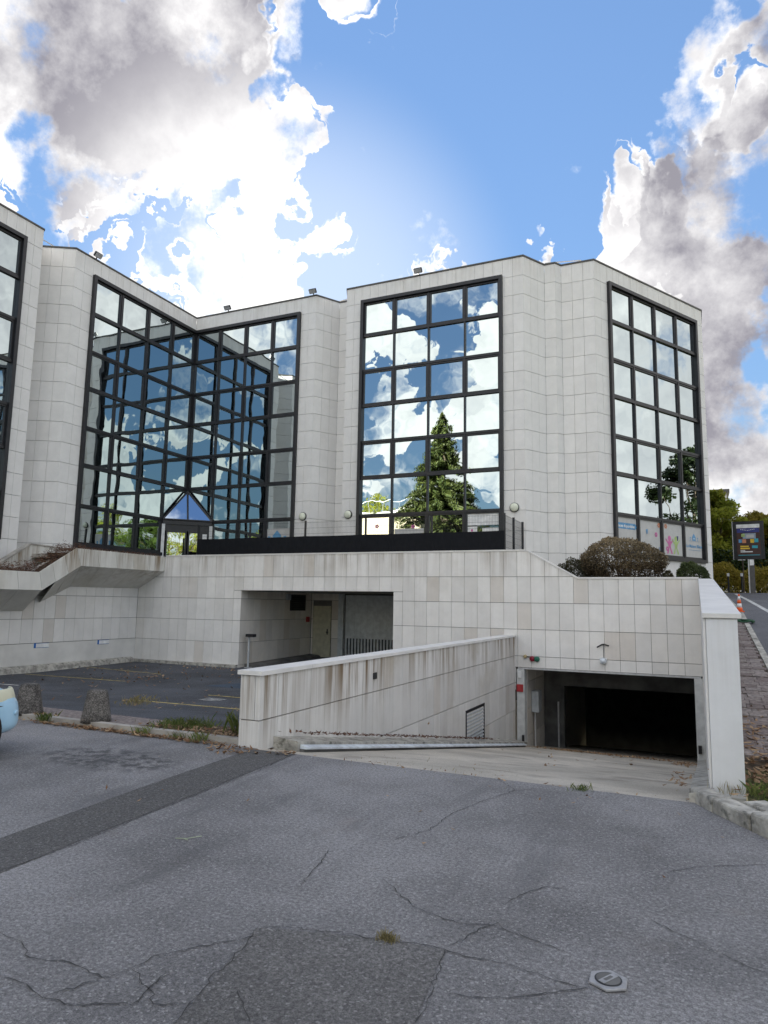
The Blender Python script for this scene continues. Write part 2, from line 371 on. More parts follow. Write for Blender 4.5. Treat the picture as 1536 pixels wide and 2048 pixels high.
# ------------------------------------------------------------------ mesh helpers
def link(name, me, mat, parent=None):
    o = bpy.data.objects.new(name, me); COL.objects.link(o)
    if mat is not None and len(me.materials) == 0: me.materials.append(MT[mat])
    if parent is not None: attach(o, parent)
    return o
def attach(o, parent):
    o.parent = parent
    if parent.type == 'EMPTY': o.matrix_parent_inverse = Matrix.Translation(-parent.location)
def thing(name, loc, label, cat, group=None):
    o = bpy.data.objects.new(name, None); COL.objects.link(o); o.location = loc; o.empty_display_size = .2
    return tag(o, label, cat, group)
def tag(o, label=None, cat=None, group=None, kind=None):
    if label: o['label'] = label
    if cat: o['category'] = cat
    if group: o['group'] = group
    if kind: o['kind'] = kind
    return o
def structure(o, label=None):
    o['kind'] = 'structure'
    if label: o['label'] = label
    return o
class MB:
    def __init__(s): s.v = []; s.f = []
    def box(s, a, b):
        n = len(s.v); (x0, y0, z0), (x1, y1, z1) = a, b
        s.v += [(x0, y0, z0), (x1, y0, z0), (x1, y1, z0), (x0, y1, z0), (x0, y0, z1), (x1, y0, z1), (x1, y1, z1), (x0, y1, z1)]
        s.f += [tuple(n + i for i in q) for q in ((0, 3, 2, 1), (4, 5, 6, 7), (0, 1, 5, 4), (1, 2, 6, 5), (2, 3, 7, 6), (3, 0, 4, 7))]; return s
    def obox(s, o, ux, uy, uz):
        """box from corner o along three edge vectors"""
        n = len(s.v); o, ux, uy, uz = map(Vector, (o, ux, uy, uz))
        s.v += [tuple(p) for p in (o, o + ux, o + ux + uy, o + uy, o + uz, o + ux + uz, o + ux + uy + uz, o + uy + uz)]
        s.f += [tuple(n + i for i in q) for q in ((0, 3, 2, 1), (4, 5, 6, 7), (0, 1, 5, 4), (1, 2, 6, 5), (2, 3, 7, 6), (3, 0, 4, 7))]; return s
    def prism(s, pts, d):
        """polygon (3-d points) extruded by vector d"""
        n = len(s.v); k = len(pts); d = Vector(d)
        s.v += [tuple(p) for p in pts] + [tuple(Vector(p) + d) for p in pts]
        s.f += [tuple(n + i for i in range(k))[::-1], tuple(n + k + i for i in range(k))]
        s.f += [(n + i, n + (i + 1) % k, n + k + (i + 1) % k, n + k + i) for i in range(k)]; return s
    def tube(s, pts, r, seg=8, r1=None):
        pts = [Vector(p) for p in pts]; n0 = len(s.v); up = Vector((0, 0, 1)); K = len(pts)
        for i, p in enumerate(pts):
            t = (pts[min(i + 1, K - 1)] - pts[max(i - 1, 0)]).normalized()
            a = t.cross(up if abs(t.z) < .95 else Vector((1, 0, 0))).normalized(); b = t.cross(a)
            rr = r if r1 is None else r + (r1 - r) * i / (K - 1)
            for j in range(seg):
                an = 2 * math.pi * j / seg; s.v.append(tuple(p + (a * math.cos(an) + b * math.sin(an)) * rr))
        for i in range(K - 1):
            for j in range(seg):
                q = n0 + i * seg; s.f.append((q + j, q + (j + 1) % seg, q + seg + (j + 1) % seg, q + seg + j))
        s.f.append(tuple(n0 + j for j in range(seg))[::-1]); s.f.append(tuple(n0 + (K - 1) * seg + j for j in range(seg))); return s
    def lathe(s, c, prof, seg=24, ax=(0, 0, 1)):
        ax = Vector(ax).normalized(); u = ax.orthogonal().normalized(); w = ax.cross(u); n0 = len(s.v); c = Vector(c)
        for r, h in prof:
            for j in range(seg):
                an = 2 * math.pi * j / seg; s.v.append(tuple(c + ax * h + (u * math.cos(an) + w * math.sin(an)) * r))
        for i in range(len(prof) - 1):
            for j in range(seg):
                q = n0 + i * seg; s.f.append((q + j, q + (j + 1) % seg, q + seg + (j + 1) % seg, q + seg + j))
        s.f.append(tuple(n0 + j for j in range(seg))[::-1]); s.f.append(tuple(n0 + (len(prof) - 1) * seg + j for j in range(seg))); return s
    def build(s, name, mat, parent=None, smooth=False):
        me = bpy.data.meshes.new(name); me.from_pydata(s.v, [], s.f); me.update()
        if smooth: me.polygons.foreach_set('use_smooth', [True] * len(me.polygons))
        return link(name, me, mat, parent)
def box(name, a, b, mat, parent=None, bevel=0.0):
    o = MB().box(a, b).build(name, mat, parent)
    if bevel: m = o.modifiers.new('bevel', 'BEVEL'); m.width = bevel; m.segments = 2
    return o
def sheet(name, pts, mat, parent=None):
    me = bpy.data.meshes.new(name); me.from_pydata([tuple(p) for p in pts], [], [tuple(range(len(pts)))]); me.update()
    return link(name, me, mat, parent)
def np_mesh(name, V, F, mat, parent=None, rnd=None):
    me = bpy.data.meshes.new(name); V = np.asarray(V, np.float32); F = np.asarray(F, np.int32); k = F.shape[1]
    me.vertices.add(len(V)); me.vertices.foreach_set('co', V.ravel())
    me.loops.add(F.size); me.loops.foreach_set('vertex_index', F.ravel())
    me.polygons.add(len(F)); me.polygons.foreach_set('loop_start', np.arange(0, F.size, k, dtype=np.int32)); me.polygons.foreach_set('loop_total', np.full(len(F), k, np.int32))
    me.update(calc_edges=True)
    if rnd is not None:
        a = me.attributes.new('rnd', 'FLOAT', 'FACE'); a.data.foreach_set('value', np.asarray(rnd, np.float32))
    return link(name, me, mat, parent)
UNIT = {}
def unit_cube(mat):
    if mat not in UNIT:
        me = bpy.data.meshes.new('panel_' + mat); b = MB().box((-.5, -.5, -.5), (.5, .5, .5)); me.from_pydata(b.v, [], b.f); me.update(); me.materials.append(MT[mat]); UNIT[mat] = me
    return UNIT[mat]
def slab(name, p, d, u0, u1, z0, z1, n, o0, o1, mat, parent, jit=0.0):
    """box on a facet: from p along unit d between u0 and u1, heights z0..z1, between offsets o0..o1 along normal n"""
    c = Vector((p[0], p[1], 0)) + Vector((d[0], d[1], 0)) * ((u0 + u1) / 2) + Vector((n[0], n[1], 0)) * ((o0 + o1) / 2)
    o = bpy.data.objects.new(name, unit_cube(mat)); COL.objects.link(o)
    o.location = (c.x, c.y, (z0 + z1) / 2); o.scale = (u1 - u0, o1 - o0, z1 - z0)
    o.rotation_euler = (random.uniform(-jit, jit), 0, math.atan2(d[1], d[0]) + random.uniform(-jit, jit))
    if parent is not None: attach(o, parent)
    return o
def subtract(r, hs):
    out = [r]
    for h in hs:
        nxt = []
        for (a, b, c, d) in out:
            x0, x1, z0, z1 = max(a, h[0]), min(b, h[1]), max(c, h[2]), min(d, h[3])
            if x0 >= x1 or z0 >= z1: nxt.append((a, b, c, d)); continue
            if c < z0: nxt.append((a, b, c, z0))
            if d > z1: nxt.append((a, b, z1, d))
            if a < x0: nxt.append((a, x0, z0, z1))
            if b > x1: nxt.append((x1, b, z0, z1))
        out = nxt
    return [q for q in out if q[1] - q[0] > .03 and q[3] - q[2] > .03]
def clip(poly, a, b, c):
    """keep the part of a 2-d polygon where a*x+b*y<=c"""
    out = []
    for i in range(len(poly)):
        p, q = poly[i], poly[(i + 1) % len(poly)]; fp, fq = a * p[0] + b * p[1] - c, a * q[0] + b * q[1] - c
        if fp <= 0: out.append(p)
        if fp * fq < 0:
            t = fp / (fp - fq); out.append((p[0] + t * (q[0] - p[0]), p[1] + t * (q[1] - p[1])))
    return out
def lettering(s, M, size, mat, parent, weight=0.0):
    c = bpy.data.curves.new('lettering', 'FONT'); c.body = s; c.size = size; c.align_x = 'CENTER'; c.offset = weight; c.resolution_u = 3
    o = bpy.data.objects.new('lettering', c); COL.objects.link(o)
    me = bpy.data.meshes.new_from_object(o.evaluated_get(bpy.context.evaluated_depsgraph_get())); me.name = 'lettering'
    bpy.data.objects.remove(o); me.transform(M); me.materials.clear()
    return link('lettering', me, mat, parent)
GH, GV = .0065, .004      # half widths of the open joints between panels

# ------------------------------------------------------------------ ground, forecourt, parking, ramp, street
YW = 19.31
def street_z(y):
    return float(np.interp(y, [-1e4, 7.2, 22, 38, 60, 400], [-.02, -.02, 1.6, 2.5, 2.9, 3.2]))
def make_grounds():
    structure(sheet('ground', [(-1500, -1500, -.03), (1500, -1500, -.03), (1500, 6.0, -.03), (-1500, 6.0, -.03)], 'meadow'))
    ys = [6.0, 7.2, 9, 12, 15, 18, 22, 26, 30, 34, 38, 45, 60, 120, 400, 1500]
    V = []; F = []
    for y in ys:
        z = street_z(y) - .03; V += [(.345, y, z), (1.6, y, z), (9, y, z), (1500, y, z)]
    for i in range(len(ys) - 1):
        for k in range(3): q = i * 4 + k; F.append((q, q + 1, q + 5, q + 4))
    me = bpy.data.meshes.new('ground'); me.from_pydata(V, [], F); me.update(); structure(link('ground', me, 'meadow'))
    fc = structure(sheet('forecourt', [(-34, -26, 0), (30, -26, 0), (30, 5.2, 0), (.62, 5.75, 0), (.05, 6.62, 0), (-.1, 6.88, 0), (-4.69, 6.88, 0), (-4.69, 6.95, 0), (-34, 6.95, 0)], 'asphalt_old'))
    sheet('trench_patch', [(-4.10, -4, .004), (-3.55, -4, .004), (-3.98, 3.38, .004), (-4.06, 5.0, .004), (-4.15, 6.86, .004), (-4.72, 6.86, .004), (-4.64, 5.1, .004), (-4.53, 3.56, .004)], 'asphalt_trench', fc)
    sheet('square_patch', [(-2.15, 3.23, .004), (-1.98, 2.45, .004), (-1.85, 1.2, .004), (-.92, 1.5, .004), (-1.11, 2.83, .004), (-1.2, 3.45, .004), (-1.52, 3.41, .004), (-1.8, 3.34, .004)], 'asphalt_patch', fc)
    # cracks traced across the asphalt
    def gp(px, py):
        d = pix_dir(px, py); t = CAM_H / -d.z; return (d.x * t, d.y * t)
    cr = [[(0, 1868), (40, 1885), (62, 1917), (150, 1930), (205, 1958), (262, 1940), (320, 1910), (420, 1890), (512, 1875)],
          [(0, 1955), (50, 1970), (80, 1998), (150, 1975), (205, 1958)], [(80, 1998), (170, 2010), (260, 2010), (300, 1975), (340, 1945)], [(260, 1938), (300, 1980), (305, 2008), (370, 2010)],
          [(768, 1760), (800, 1790), (830, 1815), (880, 1835), (930, 1850), (985, 1850), (1060, 1880), (1130, 1905)],
          [(890, 1900), (930, 1915), (1010, 1928), (1090, 1955), (1160, 1978)], [(890, 1900), (960, 1860), (1000, 1845)], [(900, 1990), (980, 1997), (1080, 1990), (1180, 1975)],
          [(1010, 1810), (1040, 1792), (1090, 1775), (1140, 1780)], [(990, 1555), (1030, 1582), (960, 1605), (900, 1630), (860, 1660), (790, 1680)], [(470, 1980), (500, 2048)], [(660, 1700), (612, 1760), (600, 1780)], [(1030, 1582), (1080, 1578)],
          [(515, 1857), (560, 1855), (640, 1862), (760, 1880), (830, 1890), (890, 1900)], [(515, 1857), (490, 1895), (430, 1950), (380, 2010), (350, 2048)], [(890, 1900), (870, 1960), (850, 2010), (830, 2048)],
          [(1300, 1840), (1380, 1880), (1460, 1920), (1536, 1950)], [(1330, 1745), (1400, 1735), (1536, 1730)], [(0, 1742), (68, 1720), (150, 1690), (300, 1628), (420, 1580), (520, 1541), (590, 1508)]]
    for k, line in enumerate(cr):
        P = [Vector((*gp(*q), 0)) for q in line]; pts = []
        for a, b in zip(P, P[1:]):
            n = max(2, int((b - a).length / .035))
            for i in range(n): pts.append(a.lerp(b, i / n) + Vector((random.gauss(0, .007), random.gauss(0, .007), 0)))
        pts.append(P[-1]); V = []; F = []
        for i, p in enumerate(pts):
            t = (pts[min(i + 1, len(pts) - 1)] - pts[max(i - 1, 0)]).normalized(); nn = Vector((-t.y, t.x, 0))
            w = random.uniform(.0008, .0042) * (.25 if i in (0, len(pts) - 1) else 1)
            V += [(p.x + nn.x * w, p.y + nn.y * w, .0055), (p.x - nn.x * w, p.y - nn.y * w, .0055)]
        F = [(2 * i, 2 * i + 1, 2 * i + 3, 2 * i + 2) for i in range(len(pts) - 1)]
        me = bpy.data.meshes.new('crack'); me.from_pydata(V, [], F); me.update(); link('crack', me, 'crack_dark', fc)
    # parking bay below the kerb: dips towards the wall
    ys = [7.6, 9, 10.5, 12, 15, YW + .3, 24.05]; zs = [.02, -.13, -.33, -.50, -.56, -.50, -.42]
    V = []; F = []
    for y, z in zip(ys, zs): V += [(-18.6, y, z), (-4.94, y, z)]
    F = [(2 * i, 2 * i + 1, 2 * i + 3, 2 * i + 2) for i in range(len(ys) - 1)]
    me = bpy.data.meshes.new('parking_lot'); me.from_pydata(V, [], F); me.update(); pk = structure(link('parking_lot', me, 'asphalt_parking'))
    pz = lambda y: float(np.interp(y, ys, zs))
    for (xa, ya, xb, yb, m, w) in [(-18.1, 14.57, -14.4, 14.75, 'paint_yellow', .07), (-18.2, 16.96, -14.8, 16.6, 'paint_yellow', .07), (-11.1, 11.65, -8.3, 11.9, 'paint_yellow', .07), (-10.6, 13.52, -8.3, 13.6, 'paint_yellow', .07), (-18.2, 12.2, -15.6, 12.4, 'paint_white', .07)]:
        d = (Vector((xb, yb)) - Vector((xa, ya))).normalized(); n = Vector((-d.y, d.x)) * w / 2
        sheet('bay_line', [(xa + n.x, ya + n.y, pz(ya) + .006), (xa - n.x, ya - n.y, pz(ya) + .006), (xb - n.x, yb - n.y, pz(yb) + .006), (xb + n.x, yb + n.y, pz(yb) + .006)], m, pk)
    for cx, cy in ((-10.0, 12.7), (-9.0, 13.0)):
        for k in range(3):
            sheet('bay_mark', [(cx + random.uniform(-.35, .0), cy + k * .14, pz(cy) + .008), (cx + random.uniform(.1, .35), cy + k * .14, pz(cy) + .008), (cx + .3, cy + k * .14 + .05, pz(cy) + .008), (cx - .3, cy + k * .14 + .06, pz(cy) + .008)], 'paint_white', pk)
    sheet('bay_fill', [(-12.0, 15.1, pz(15.1) + .005), (-8.4, 15.2, pz(15.2) + .005), (-8.4, 16.2, pz(16.2) + .006), (-11.4, 16.1, pz(16.1) + .006)], 'asphalt_blue', pk)
    # kerb strip between forecourt and parking
    kb = structure(MB().box((-34, 6.95, -.3), (-4.98, 7.05, .075)).build('kerb', 'concrete'))
    x = -34.0
    structure(MB().box((-34, 7.05, -.3), (-4.98, 7.62, .055)).build('kerb_strip', 'paver_clay'))
    sheet('planting_bed', [(-6.7, 7.06, .062), (-4.99, 7.06, .062), (-4.99, 7.6, .062), (-6.3, 7.6, .062)], 'soil', kb)
    # ramp down to the garage
    rz = lambda y: -.169 * (y - 6.88)
    V = []; F = []; yy = np.linspace(6.88, 29, 40)
    for y in yy: V += [(-4.8, y, rz(y)), (.12, y, rz(y))]
    F = [(2 * i, 2 * i + 1, 2 * i + 3, 2 * i + 2) for i in range(len(yy) - 1)]
    me = bpy.data.meshes.new('ramp'); me.from_pydata(V, [], F); me.update(); rp = structure(link('ramp', me, 'ramp_concrete'))
    # ledge along the side wall, with a metal gutter
    MB().prism([(-4.7, 7.25, rz(7.25) - .1), (-4.35, 7.25, rz(7.25) - .1), (-4.35, 7.25, .055), (-4.7, 7.25, .09)], (0, 12.0, -.169 * 12.0)).build('ledge', 'kerb_stone', rp)
    MB().prism([(-4.35, 7.3, rz(7.3) - .02), (-4.30, 7.3, rz(7.3) - .02), (-4.30, 7.3, rz(7.3) + .035), (-4.35, 7.3, rz(7.3) + .035)], (0, 11.5, -.169 * 11.5)).build('gutter_shadow', 'concrete_dark', rp)  # dark strip standing in for the shade beneath the gutter
    MB().prism([(-4.35, 7.3, rz(7.3) + .036), (-4.262, 7.3, rz(7.3) + .036), (-4.258, 7.3, rz(7.3) + .058), (-4.345, 7.3, rz(7.3) + .085)], (0, 11.5, -.169 * 11.5)).build('gutter', 'zinc', rp)
    MB().prism([(-.14, 6.9, -.08), (.07, 6.9, -.08), (.07, 6.9, .11), (-.14, 6.9, .07)], (0, 12.4, -.169 * 12.4)).build('ledge', 'kerb_stone', rp)
    # right-hand kerb stones turning round the pier
    ks = structure(bpy.data.objects.new('kerb', None)); COL.objects.link(ks); ks.location = (.2, 6.4, 0)
    path = [(-.15, 7.0), (.04, 6.66), (.3, 6.28), (.62, 5.86), (.98, 5.5)]
    for (ax, ay), (bx, by) in zip(path, path[1:]):
        d = Vector((bx - ax, by - ay, 0)); L = d.length; d.normalize(); n = Vector((-d.y, d.x, 0))
        if n.x < 0: n = -n
        o = MB().obox(Vector((ax, ay, -.1)) + d * .006, d * (L - .022) + Vector((0, 0, random.uniform(-.012, .012))), n * random.uniform(.17, .2), (random.uniform(-.01, .01), random.uniform(-.01, .01), .1 + random.uniform(.09, .14))).build('kerb_stone', 'kerb_stone', ks)
        b = o.modifiers.new('bevel', 'BEVEL'); b.width = .018; b.segments = 2
    for k, (ax, ay) in enumerate([(.27, 6.72), (.52, 6.38), (.78, 6.06)]):
        d = Vector((.26, -.34, 0)).normalized(); n = Vector((d.y, -d.x, 0)) * -1
        o = MB().obox(Vector((ax, ay, -.1)), d * .39, n * .22, (0, 0, .20 + .01 * k)).build('kerb_stone', 'kerb_stone', ks)
        b = o.modifiers.new('bevel', 'BEVEL'); b.width = .015; b.segments = 2
    # sidewalk of clay pavers climbing beside the pier, street beyond
    ys = np.arange(8.2, 40, .8); V = []
    for y in ys: V += [(.35, y, street_z(y) - .02), (1.02, y, street_z(y) - .02)]
    F = [(2 * i, 2 * i + 1, 2 * i + 3, 2 * i + 2) for i in range(len(ys) - 1)]
    me = bpy.data.meshes.new('sidewalk'); me.from_pydata(V, [], F); me.update(); sw = structure(link('sidewalk', me, 'soil'))
    pm = bpy.data.meshes.new('paver'); b = MB().box((-.103, -.103, -.03), (.103, .103, .03)); pm.from_pydata(b.v, [], b.f); pm.update(); pm.materials.append(MT['paver_clay'])
    for j in range(68):
        for i in range(3):
            y = 8.6 + j * .213; x = .455 + i * .213 + (.03 if j % 2 else -.02); z = street_z(y)
            o = bpy.data.objects.new('paver', pm); COL.objects.link(o); o.location = (x, y, z + random.uniform(-.008, .008)); o.rotation_euler = (math.atan(.109) + random.gauss(0, .012), random.gauss(0, .012), random.gauss(0, .02)); attach(o, sw)
    kv = MB()
    for y0, y1 in zip(ys, ys[1:]):
        kv.obox((1.03, y0 + .01, street_z(y0) - .12), (.11, 0, 0), (0, y1 - y0 - .02, street_z(y1) - street_z(y0)), (0, 0, .15))
    structure(kv.build('street_kerb', 'kerb_stone'))
    ys = [8.0, 10, 12, 15, 18, 22, 26, 30, 34, 38, 42]; V = []
    for y in ys: V += [(1.14, y, street_z(y) - .015), (9, y, street_z(y) - .015)]
    F = [(2 * i, 2 * i + 1, 2 * i + 3, 2 * i + 2) for i in range(len(ys) - 1)]
    me = bpy.data.meshes.new('road'); me.from_pydata(V, [], F); me.update(); rd = structure(link('road', me, 'asphalt_road'))
    def rline(pts, w, m):
        for (ax, ay), (bx, by) in zip(pts, pts[1:]):
            d = (Vector((bx - ax, by - ay))).normalized(); n = Vector((-d.y, d.x)) * w / 2
            sheet('lane_line', [(ax + n.x, ay + n.y, street_z(ay) - .005), (ax - n.x, ay - n.y, street_z(ay) - .005), (bx - n.x, by - n.y, street_z(by) - .005), (bx + n.x, by + n.y, street_z(by) - .005)], m, rd)
    rline([(1.62, 36.5), (1.75, 30), (1.85, 22.1), (1.9, 18)], .14, 'paint_white')
    rline([(2.4, 27.0), (6, 27.6)], .16, 'paint_white')
asphalt('asphalt_blue', (.05, .075, .11), .2, .3)
make_grounds()

# ------------------------------------------------------------------ the office building
M_ = .729
ZR = 14.5
PL = [(-20.46, 8.5), (-20.46, 15.75), (-21.60, 16.30), (-21.60, 16.49), (-20.46, 17.15), (-20.46, 23.95), (-14.15, 23.95),
      (-13.57, 24.95), (-13.17, 24.95), (-12.70, 23.95), (-5.40, 23.95), (-4.82, 24.95), (-4.42, 24.95), (-4.25, 25.25), (-3.05, 25.25), (.62, 31.60), (.62, 60), (-60, 60), (-60, 8.5)]
BLD = thing('office_building', (-10, 30, 2.0), 'pale stone-clad office building with faceted bays and mirrored window grids', 'building')
def facet(i):
    a, b = Vector(PL[i]), Vector(PL[i + 1]); d = (b - a).normalized(); return a, d, Vector((d.y, -d.x)), (b - a).length
def make_building():
    # solid core set back behind the cladding
    pts = []
    n = len(PL)
    for i in range(n):
        p0, p1, p2 = Vector(PL[i - 1]), Vector(PL[i]), Vector(PL[(i + 1) % n])
        d1, d2 = (p1 - p0).normalized(), (p2 - p1).normalized(); n1, n2 = Vector((d1.y, -d1.x)), Vector((d2.y, -d2.x))
        m = (n1 + n2); m = m / max(.35, m.length_squared) * 2
        pts.append(p1 - m * .07)
    MB().prism([(p.x, p.y, 1.2) for p in pts], (0, 0, ZR - .25 - 1.2)).build('wall', 'joint_dark', BLD)
    trim = MB()
    for i in range(0, 16):
        a, d, nn, L = facet(i)
        o = a - d * .0 - nn * .28
        trim.obox((o.x, o.y, ZR - .26), (d.x * L, d.y * L, 0), (nn.x * .24, nn.y * .24, 0), (0, 0, .25))
    trim.build('parapet', 'concrete', BLD)
    for i in range(0, 16):
        a, d, nn, L = facet(i); o = a - d * .012 - nn * .27
        MB().obox((o.x, o.y, ZR + .002), (d.x * (L + .024), d.y * (L + .024), 0), (nn.x * .30, nn.y * .30, 0), (0, 0, .055)).build('roof_trim', 'roof_trim', BLD)
    sheet('roof', [(p.x, p.y, ZR - .24) for p in pts], 'roof_gravel', BLD)
    ZS = [ZR] + [13.779 - M_ * k for k in range(17)]
    WT, WB = 13.88, 3.52
    rects = []   # (facet, u0,u1,z0,z1)
    def strip(i, us, holes=(), zlow=2.1):
        for u0, u1 in zip(us, us[1:]):
            for z1, z0 in zip(ZS, ZS[1:]):
                if z1 < zlow + .2: continue
                for q in subtract((u0, u1, max(z0, zlow), z1), holes): rects.append((i, *q))
    def even(a, b, w):
        k = max(1, round((b - a) / w)); return [a + (b - a) * j / k for j in range(k + 1)]
    wins = [(0, .69, 6.57, 4), (4, .84, 6.80, 4), (5, 0, 5.59, 4), (9, .69, 6.53, 4), (14, .76, 6.78, 4)]
    for wi, (i, u0, u1, nc) in enumerate(wins):
        a, d, nn, L = facet(i)
        h = [(u0, u1, WB, WT)]
        us = (even(0, u0, .39) if u0 > .1 else [0]) + even(u0, u1, .365)[1:-1] + (even(u1, L, .39) if L - u1 > .1 else [u1])
        if i == 14: us = even(0, u0, .39) + even(u0, u1, .365)[1:-1] + [u1, L]
        # the band above a window is one tall course
        strip(i, [q for q in us if q <= u0 + 1e-6] if u0 > .1 else [], h)
        strip(i, [q for q in us if q >= u1 - 1e-6], h)
        band = [q for q in us if u0 - 1e-6 <= q <= u1 + 1e-6]
        for p, q in zip(band, band[1:]):
            rects.append((i, p, q, WT, ZR)); rects.append((i, p, q, 2.84, WB))
        # ---------------- the window grid
        w = link('window', bpy.data.meshes.new('window'), 'dark_metal', BLD)
        fw = .13
        mb = MB()
        def fb(ua, ub, za, zb, oa, ob):
            o = a + d * ua + nn * oa
            mb.obox((o.x, o.y, za), (d.x * (ub - ua), d.y * (ub - ua), 0), (nn.x * (ob - oa), nn.y * (ob - oa), 0), (0, 0, zb - za))
        l = fw if i != 5 else .075; r = fw if i != 4 else .075
        proud = .12
        fb(u0, u1, WT - fw, WT, -.06, proud); fb(u0, u1, WB, WB + fw, -.06, proud)
        fb(u0, u0 + l, WB + fw, WT - fw, -.06, proud if i != 5 else .06); fb(u1 - r, u1, WB + fw, WT - fw, -.06, proud if i != 4 else .06)
        me = w.data; me.from_pydata(mb.v, [], mb.f); me.update()
        cw = (u1 - u0) / nc
        zt = [WT - .01] + [12.36 - 1.458 * k for k in range(6)] + [WB + .01]
        for k in range(1, nc):
            slab('mullion', a, d, u0 + cw * k - .032, u0 + cw * k + .032, WB + fw, WT - fw, nn, -.055, .045, 'dark_metal', w)
        for z in zt[1:-1]:
            slab('transom', a, d, u0 + l, u1 - r, z - .045, z + .045, nn, -.055, .052, 'dark_metal', w)
        for rI in range(7):
            for k in range(nc):
                ua = u0 + (l if k == 0 else cw * k + .032); ub = u0 + cw * (k + 1) - (.032 if k < nc - 1 else r - .0) if k < nc - 1 else u1 - r
                z1 = zt[rI] - (fw if rI == 0 else .045); z0 = zt[rI + 1] + (fw if rI == 6 else .045)
                if rI % 2 == 0:   # opening sash
                    s = .062; mb = MB()
                    fb(ua, ub, z1 - s, z1, -.05, .025); fb(ua, ub, z0, z0 + s, -.05, .025); fb(ua, ua + s, z0 + s, z1 - s, -.05, .025); fb(ub - s, ub, z0 + s, z1 - s, -.05, .025)
                    mb.build('sash', 'dark_metal', w)
                    ua += s; ub -= s; z0 += s; z1 -= s
                slab('pane', a, d, ua - .01, ub + .01, z0 - .01, z1 + .01, nn, -.045, -.025, 'mirror_glass', w, jit=R(.16))
        if wi == 4:     # frosted films with printed figures on the lowest row
            def film(k):
                z1 = zt[6] - .045 - .062; z0 = zt[7] + fw + .062
                return u0 + cw * k + .10, u0 + cw * (k + 1) - .10, z0, z1
            for k in range(4):
                ua, ub, z0, z1 = film(k); slab('window_film', a, d, ua, ub, z0, z1, nn, -.024, -.018, 'film', w)
            def P3(u, z, o=-.012): q = a + d * u + nn * o; return (q.x, q.y, z)
            def poly(pts, m, name='decal'): sheet(name, [P3(u, z) for u, z in pts], m, w)
            def disc(u, z, r_, m, n_=10, sx=1.0, sz=1.0): poly([(u + r_ * sx * math.cos(t * 6.2832 / n_), z + r_ * sz * math.sin(t * 6.2832 / n_)) for t in range(n_)], m)
            def text(s, u, z, size, m, weight=0.0):
                q = a + d * u + nn * -.008
                lettering(s, Matrix(((d.x, 0, nn.x, q.x), (d.y, 0, nn.y, q.y), (0, 1, 0, z), (0, 0, 0, 1))), size, m, w, weight)
            def bar(u0_, u1_, z0_, z1_, m): poly([(u0_, z0_), (u1_, z0_), (u1_, z1_), (u0_, z1_)], m)
            def house(u, z, s):
                poly([(u - .5 * s, z), (u + .5 * s, z), (u + .5 * s, z + .55 * s), (u, z + 1.15 * s), (u - .5 * s, z + .55 * s)], 'decal_blue')
                c_ = a + d * u; 
                for du in (-.18, .18):
                    sheet('decal', [P3(u + du * s + e * s, z + h_ * s, -.008) for e, h_ in ((-.1, .2), (.1, .2), (.1, .45), (-.1, .45))], 'decal_light', w)
                for du in (-1.0, 1.0):
                    disc(u + du * s, z + .42 * s, .13 * s, 'decal_blue'); poly([(u + du * s - .12 * s, z), (u + du * s + .12 * s, z), (u + du * s, z + .33 * s)], 'decal_blue')
                bar(u - 1.5 * s, u + 1.5 * s, z - .12 * s, z - .05 * s, 'decal_grey')
            ua, ub, z0, z1 = film(0); uc = (ua + ub) / 2
            bar(uc - .55, uc + .55, z1 - .42, z1 - .20, 'decal_blue'); disc(uc - .55, z1 - .31, .11, 'decal_blue'); disc(uc + .55, z1 - .31, .11, 'decal_blue'); text('Places disponibles', uc, z1 - .36, .15, 'poster_white', .004)
            for k, items in ((1, [(.35, .35, 'decal_blue', 1), (.8, .4, 'decal_pink', 0), (.95, .1, 'decal_orange', 0), (.95, .85, 'decal_grey', 1)]), (2, [(.15, .1, 'decal_orange', 0), (.75, .45, 'decal_navy', 1), (.2, .8, 'decal_pink', 0)])):
                ua, ub, z0, z1 = film(k)
                for fu, fz, m, kind in items:
                    u = ua + (ub - ua) * fu; z = z1 - (z1 - z0) * fz
                    if kind == 0:
                        for t in range(6): disc(u + .06 * math.cos(t * 1.047), z + .06 * math.sin(t * 1.047), .04, m)
                    else:
                        for t in (-.5, 0, .5): poly([(u - .03, z - .08), (u + .03, z - .08), (u + .09 * math.sin(t) + .02, z + .1), (u + .09 * math.sin(t) - .02, z + .1)], m)
            ua, ub, z0, z1 = film(2)
            for u, m in ((ua + .42, 'decal_pink'), (ua + .86, 'decal_green')):
                disc(u, z0 + .66, .11, m); poly([(u - .08, z0 + .30), (u + .08, z0 + .30), (u + .1, z0 + .56), (u - .1, z0 + .56)], m)
                for s_ in (-1, 1):
                    poly([(u + s_ * .08, z0 + .50), (u + s_ * .24, z0 + .66), (u + s_ * .26, z0 + .60), (u + s_ * .08, z0 + .40)], m)
                    poly([(u + s_ * .0, z0 + .32), (u + s_ * .08, z0 + .32), (u + s_ * .2, z0 + .06), (u + s_ * .1, z0 + .06)], m)
            ua, ub, z0, z1 = film(3); uc = (ua + ub) / 2
            house(uc, z0 + .68, .26); text('La Maison Bleue', uc, z0 + .40, .175, 'decal_blue', .004); bar(uc - .42, uc + .42, z0 + .28, z0 + .31, 'decal_grey')
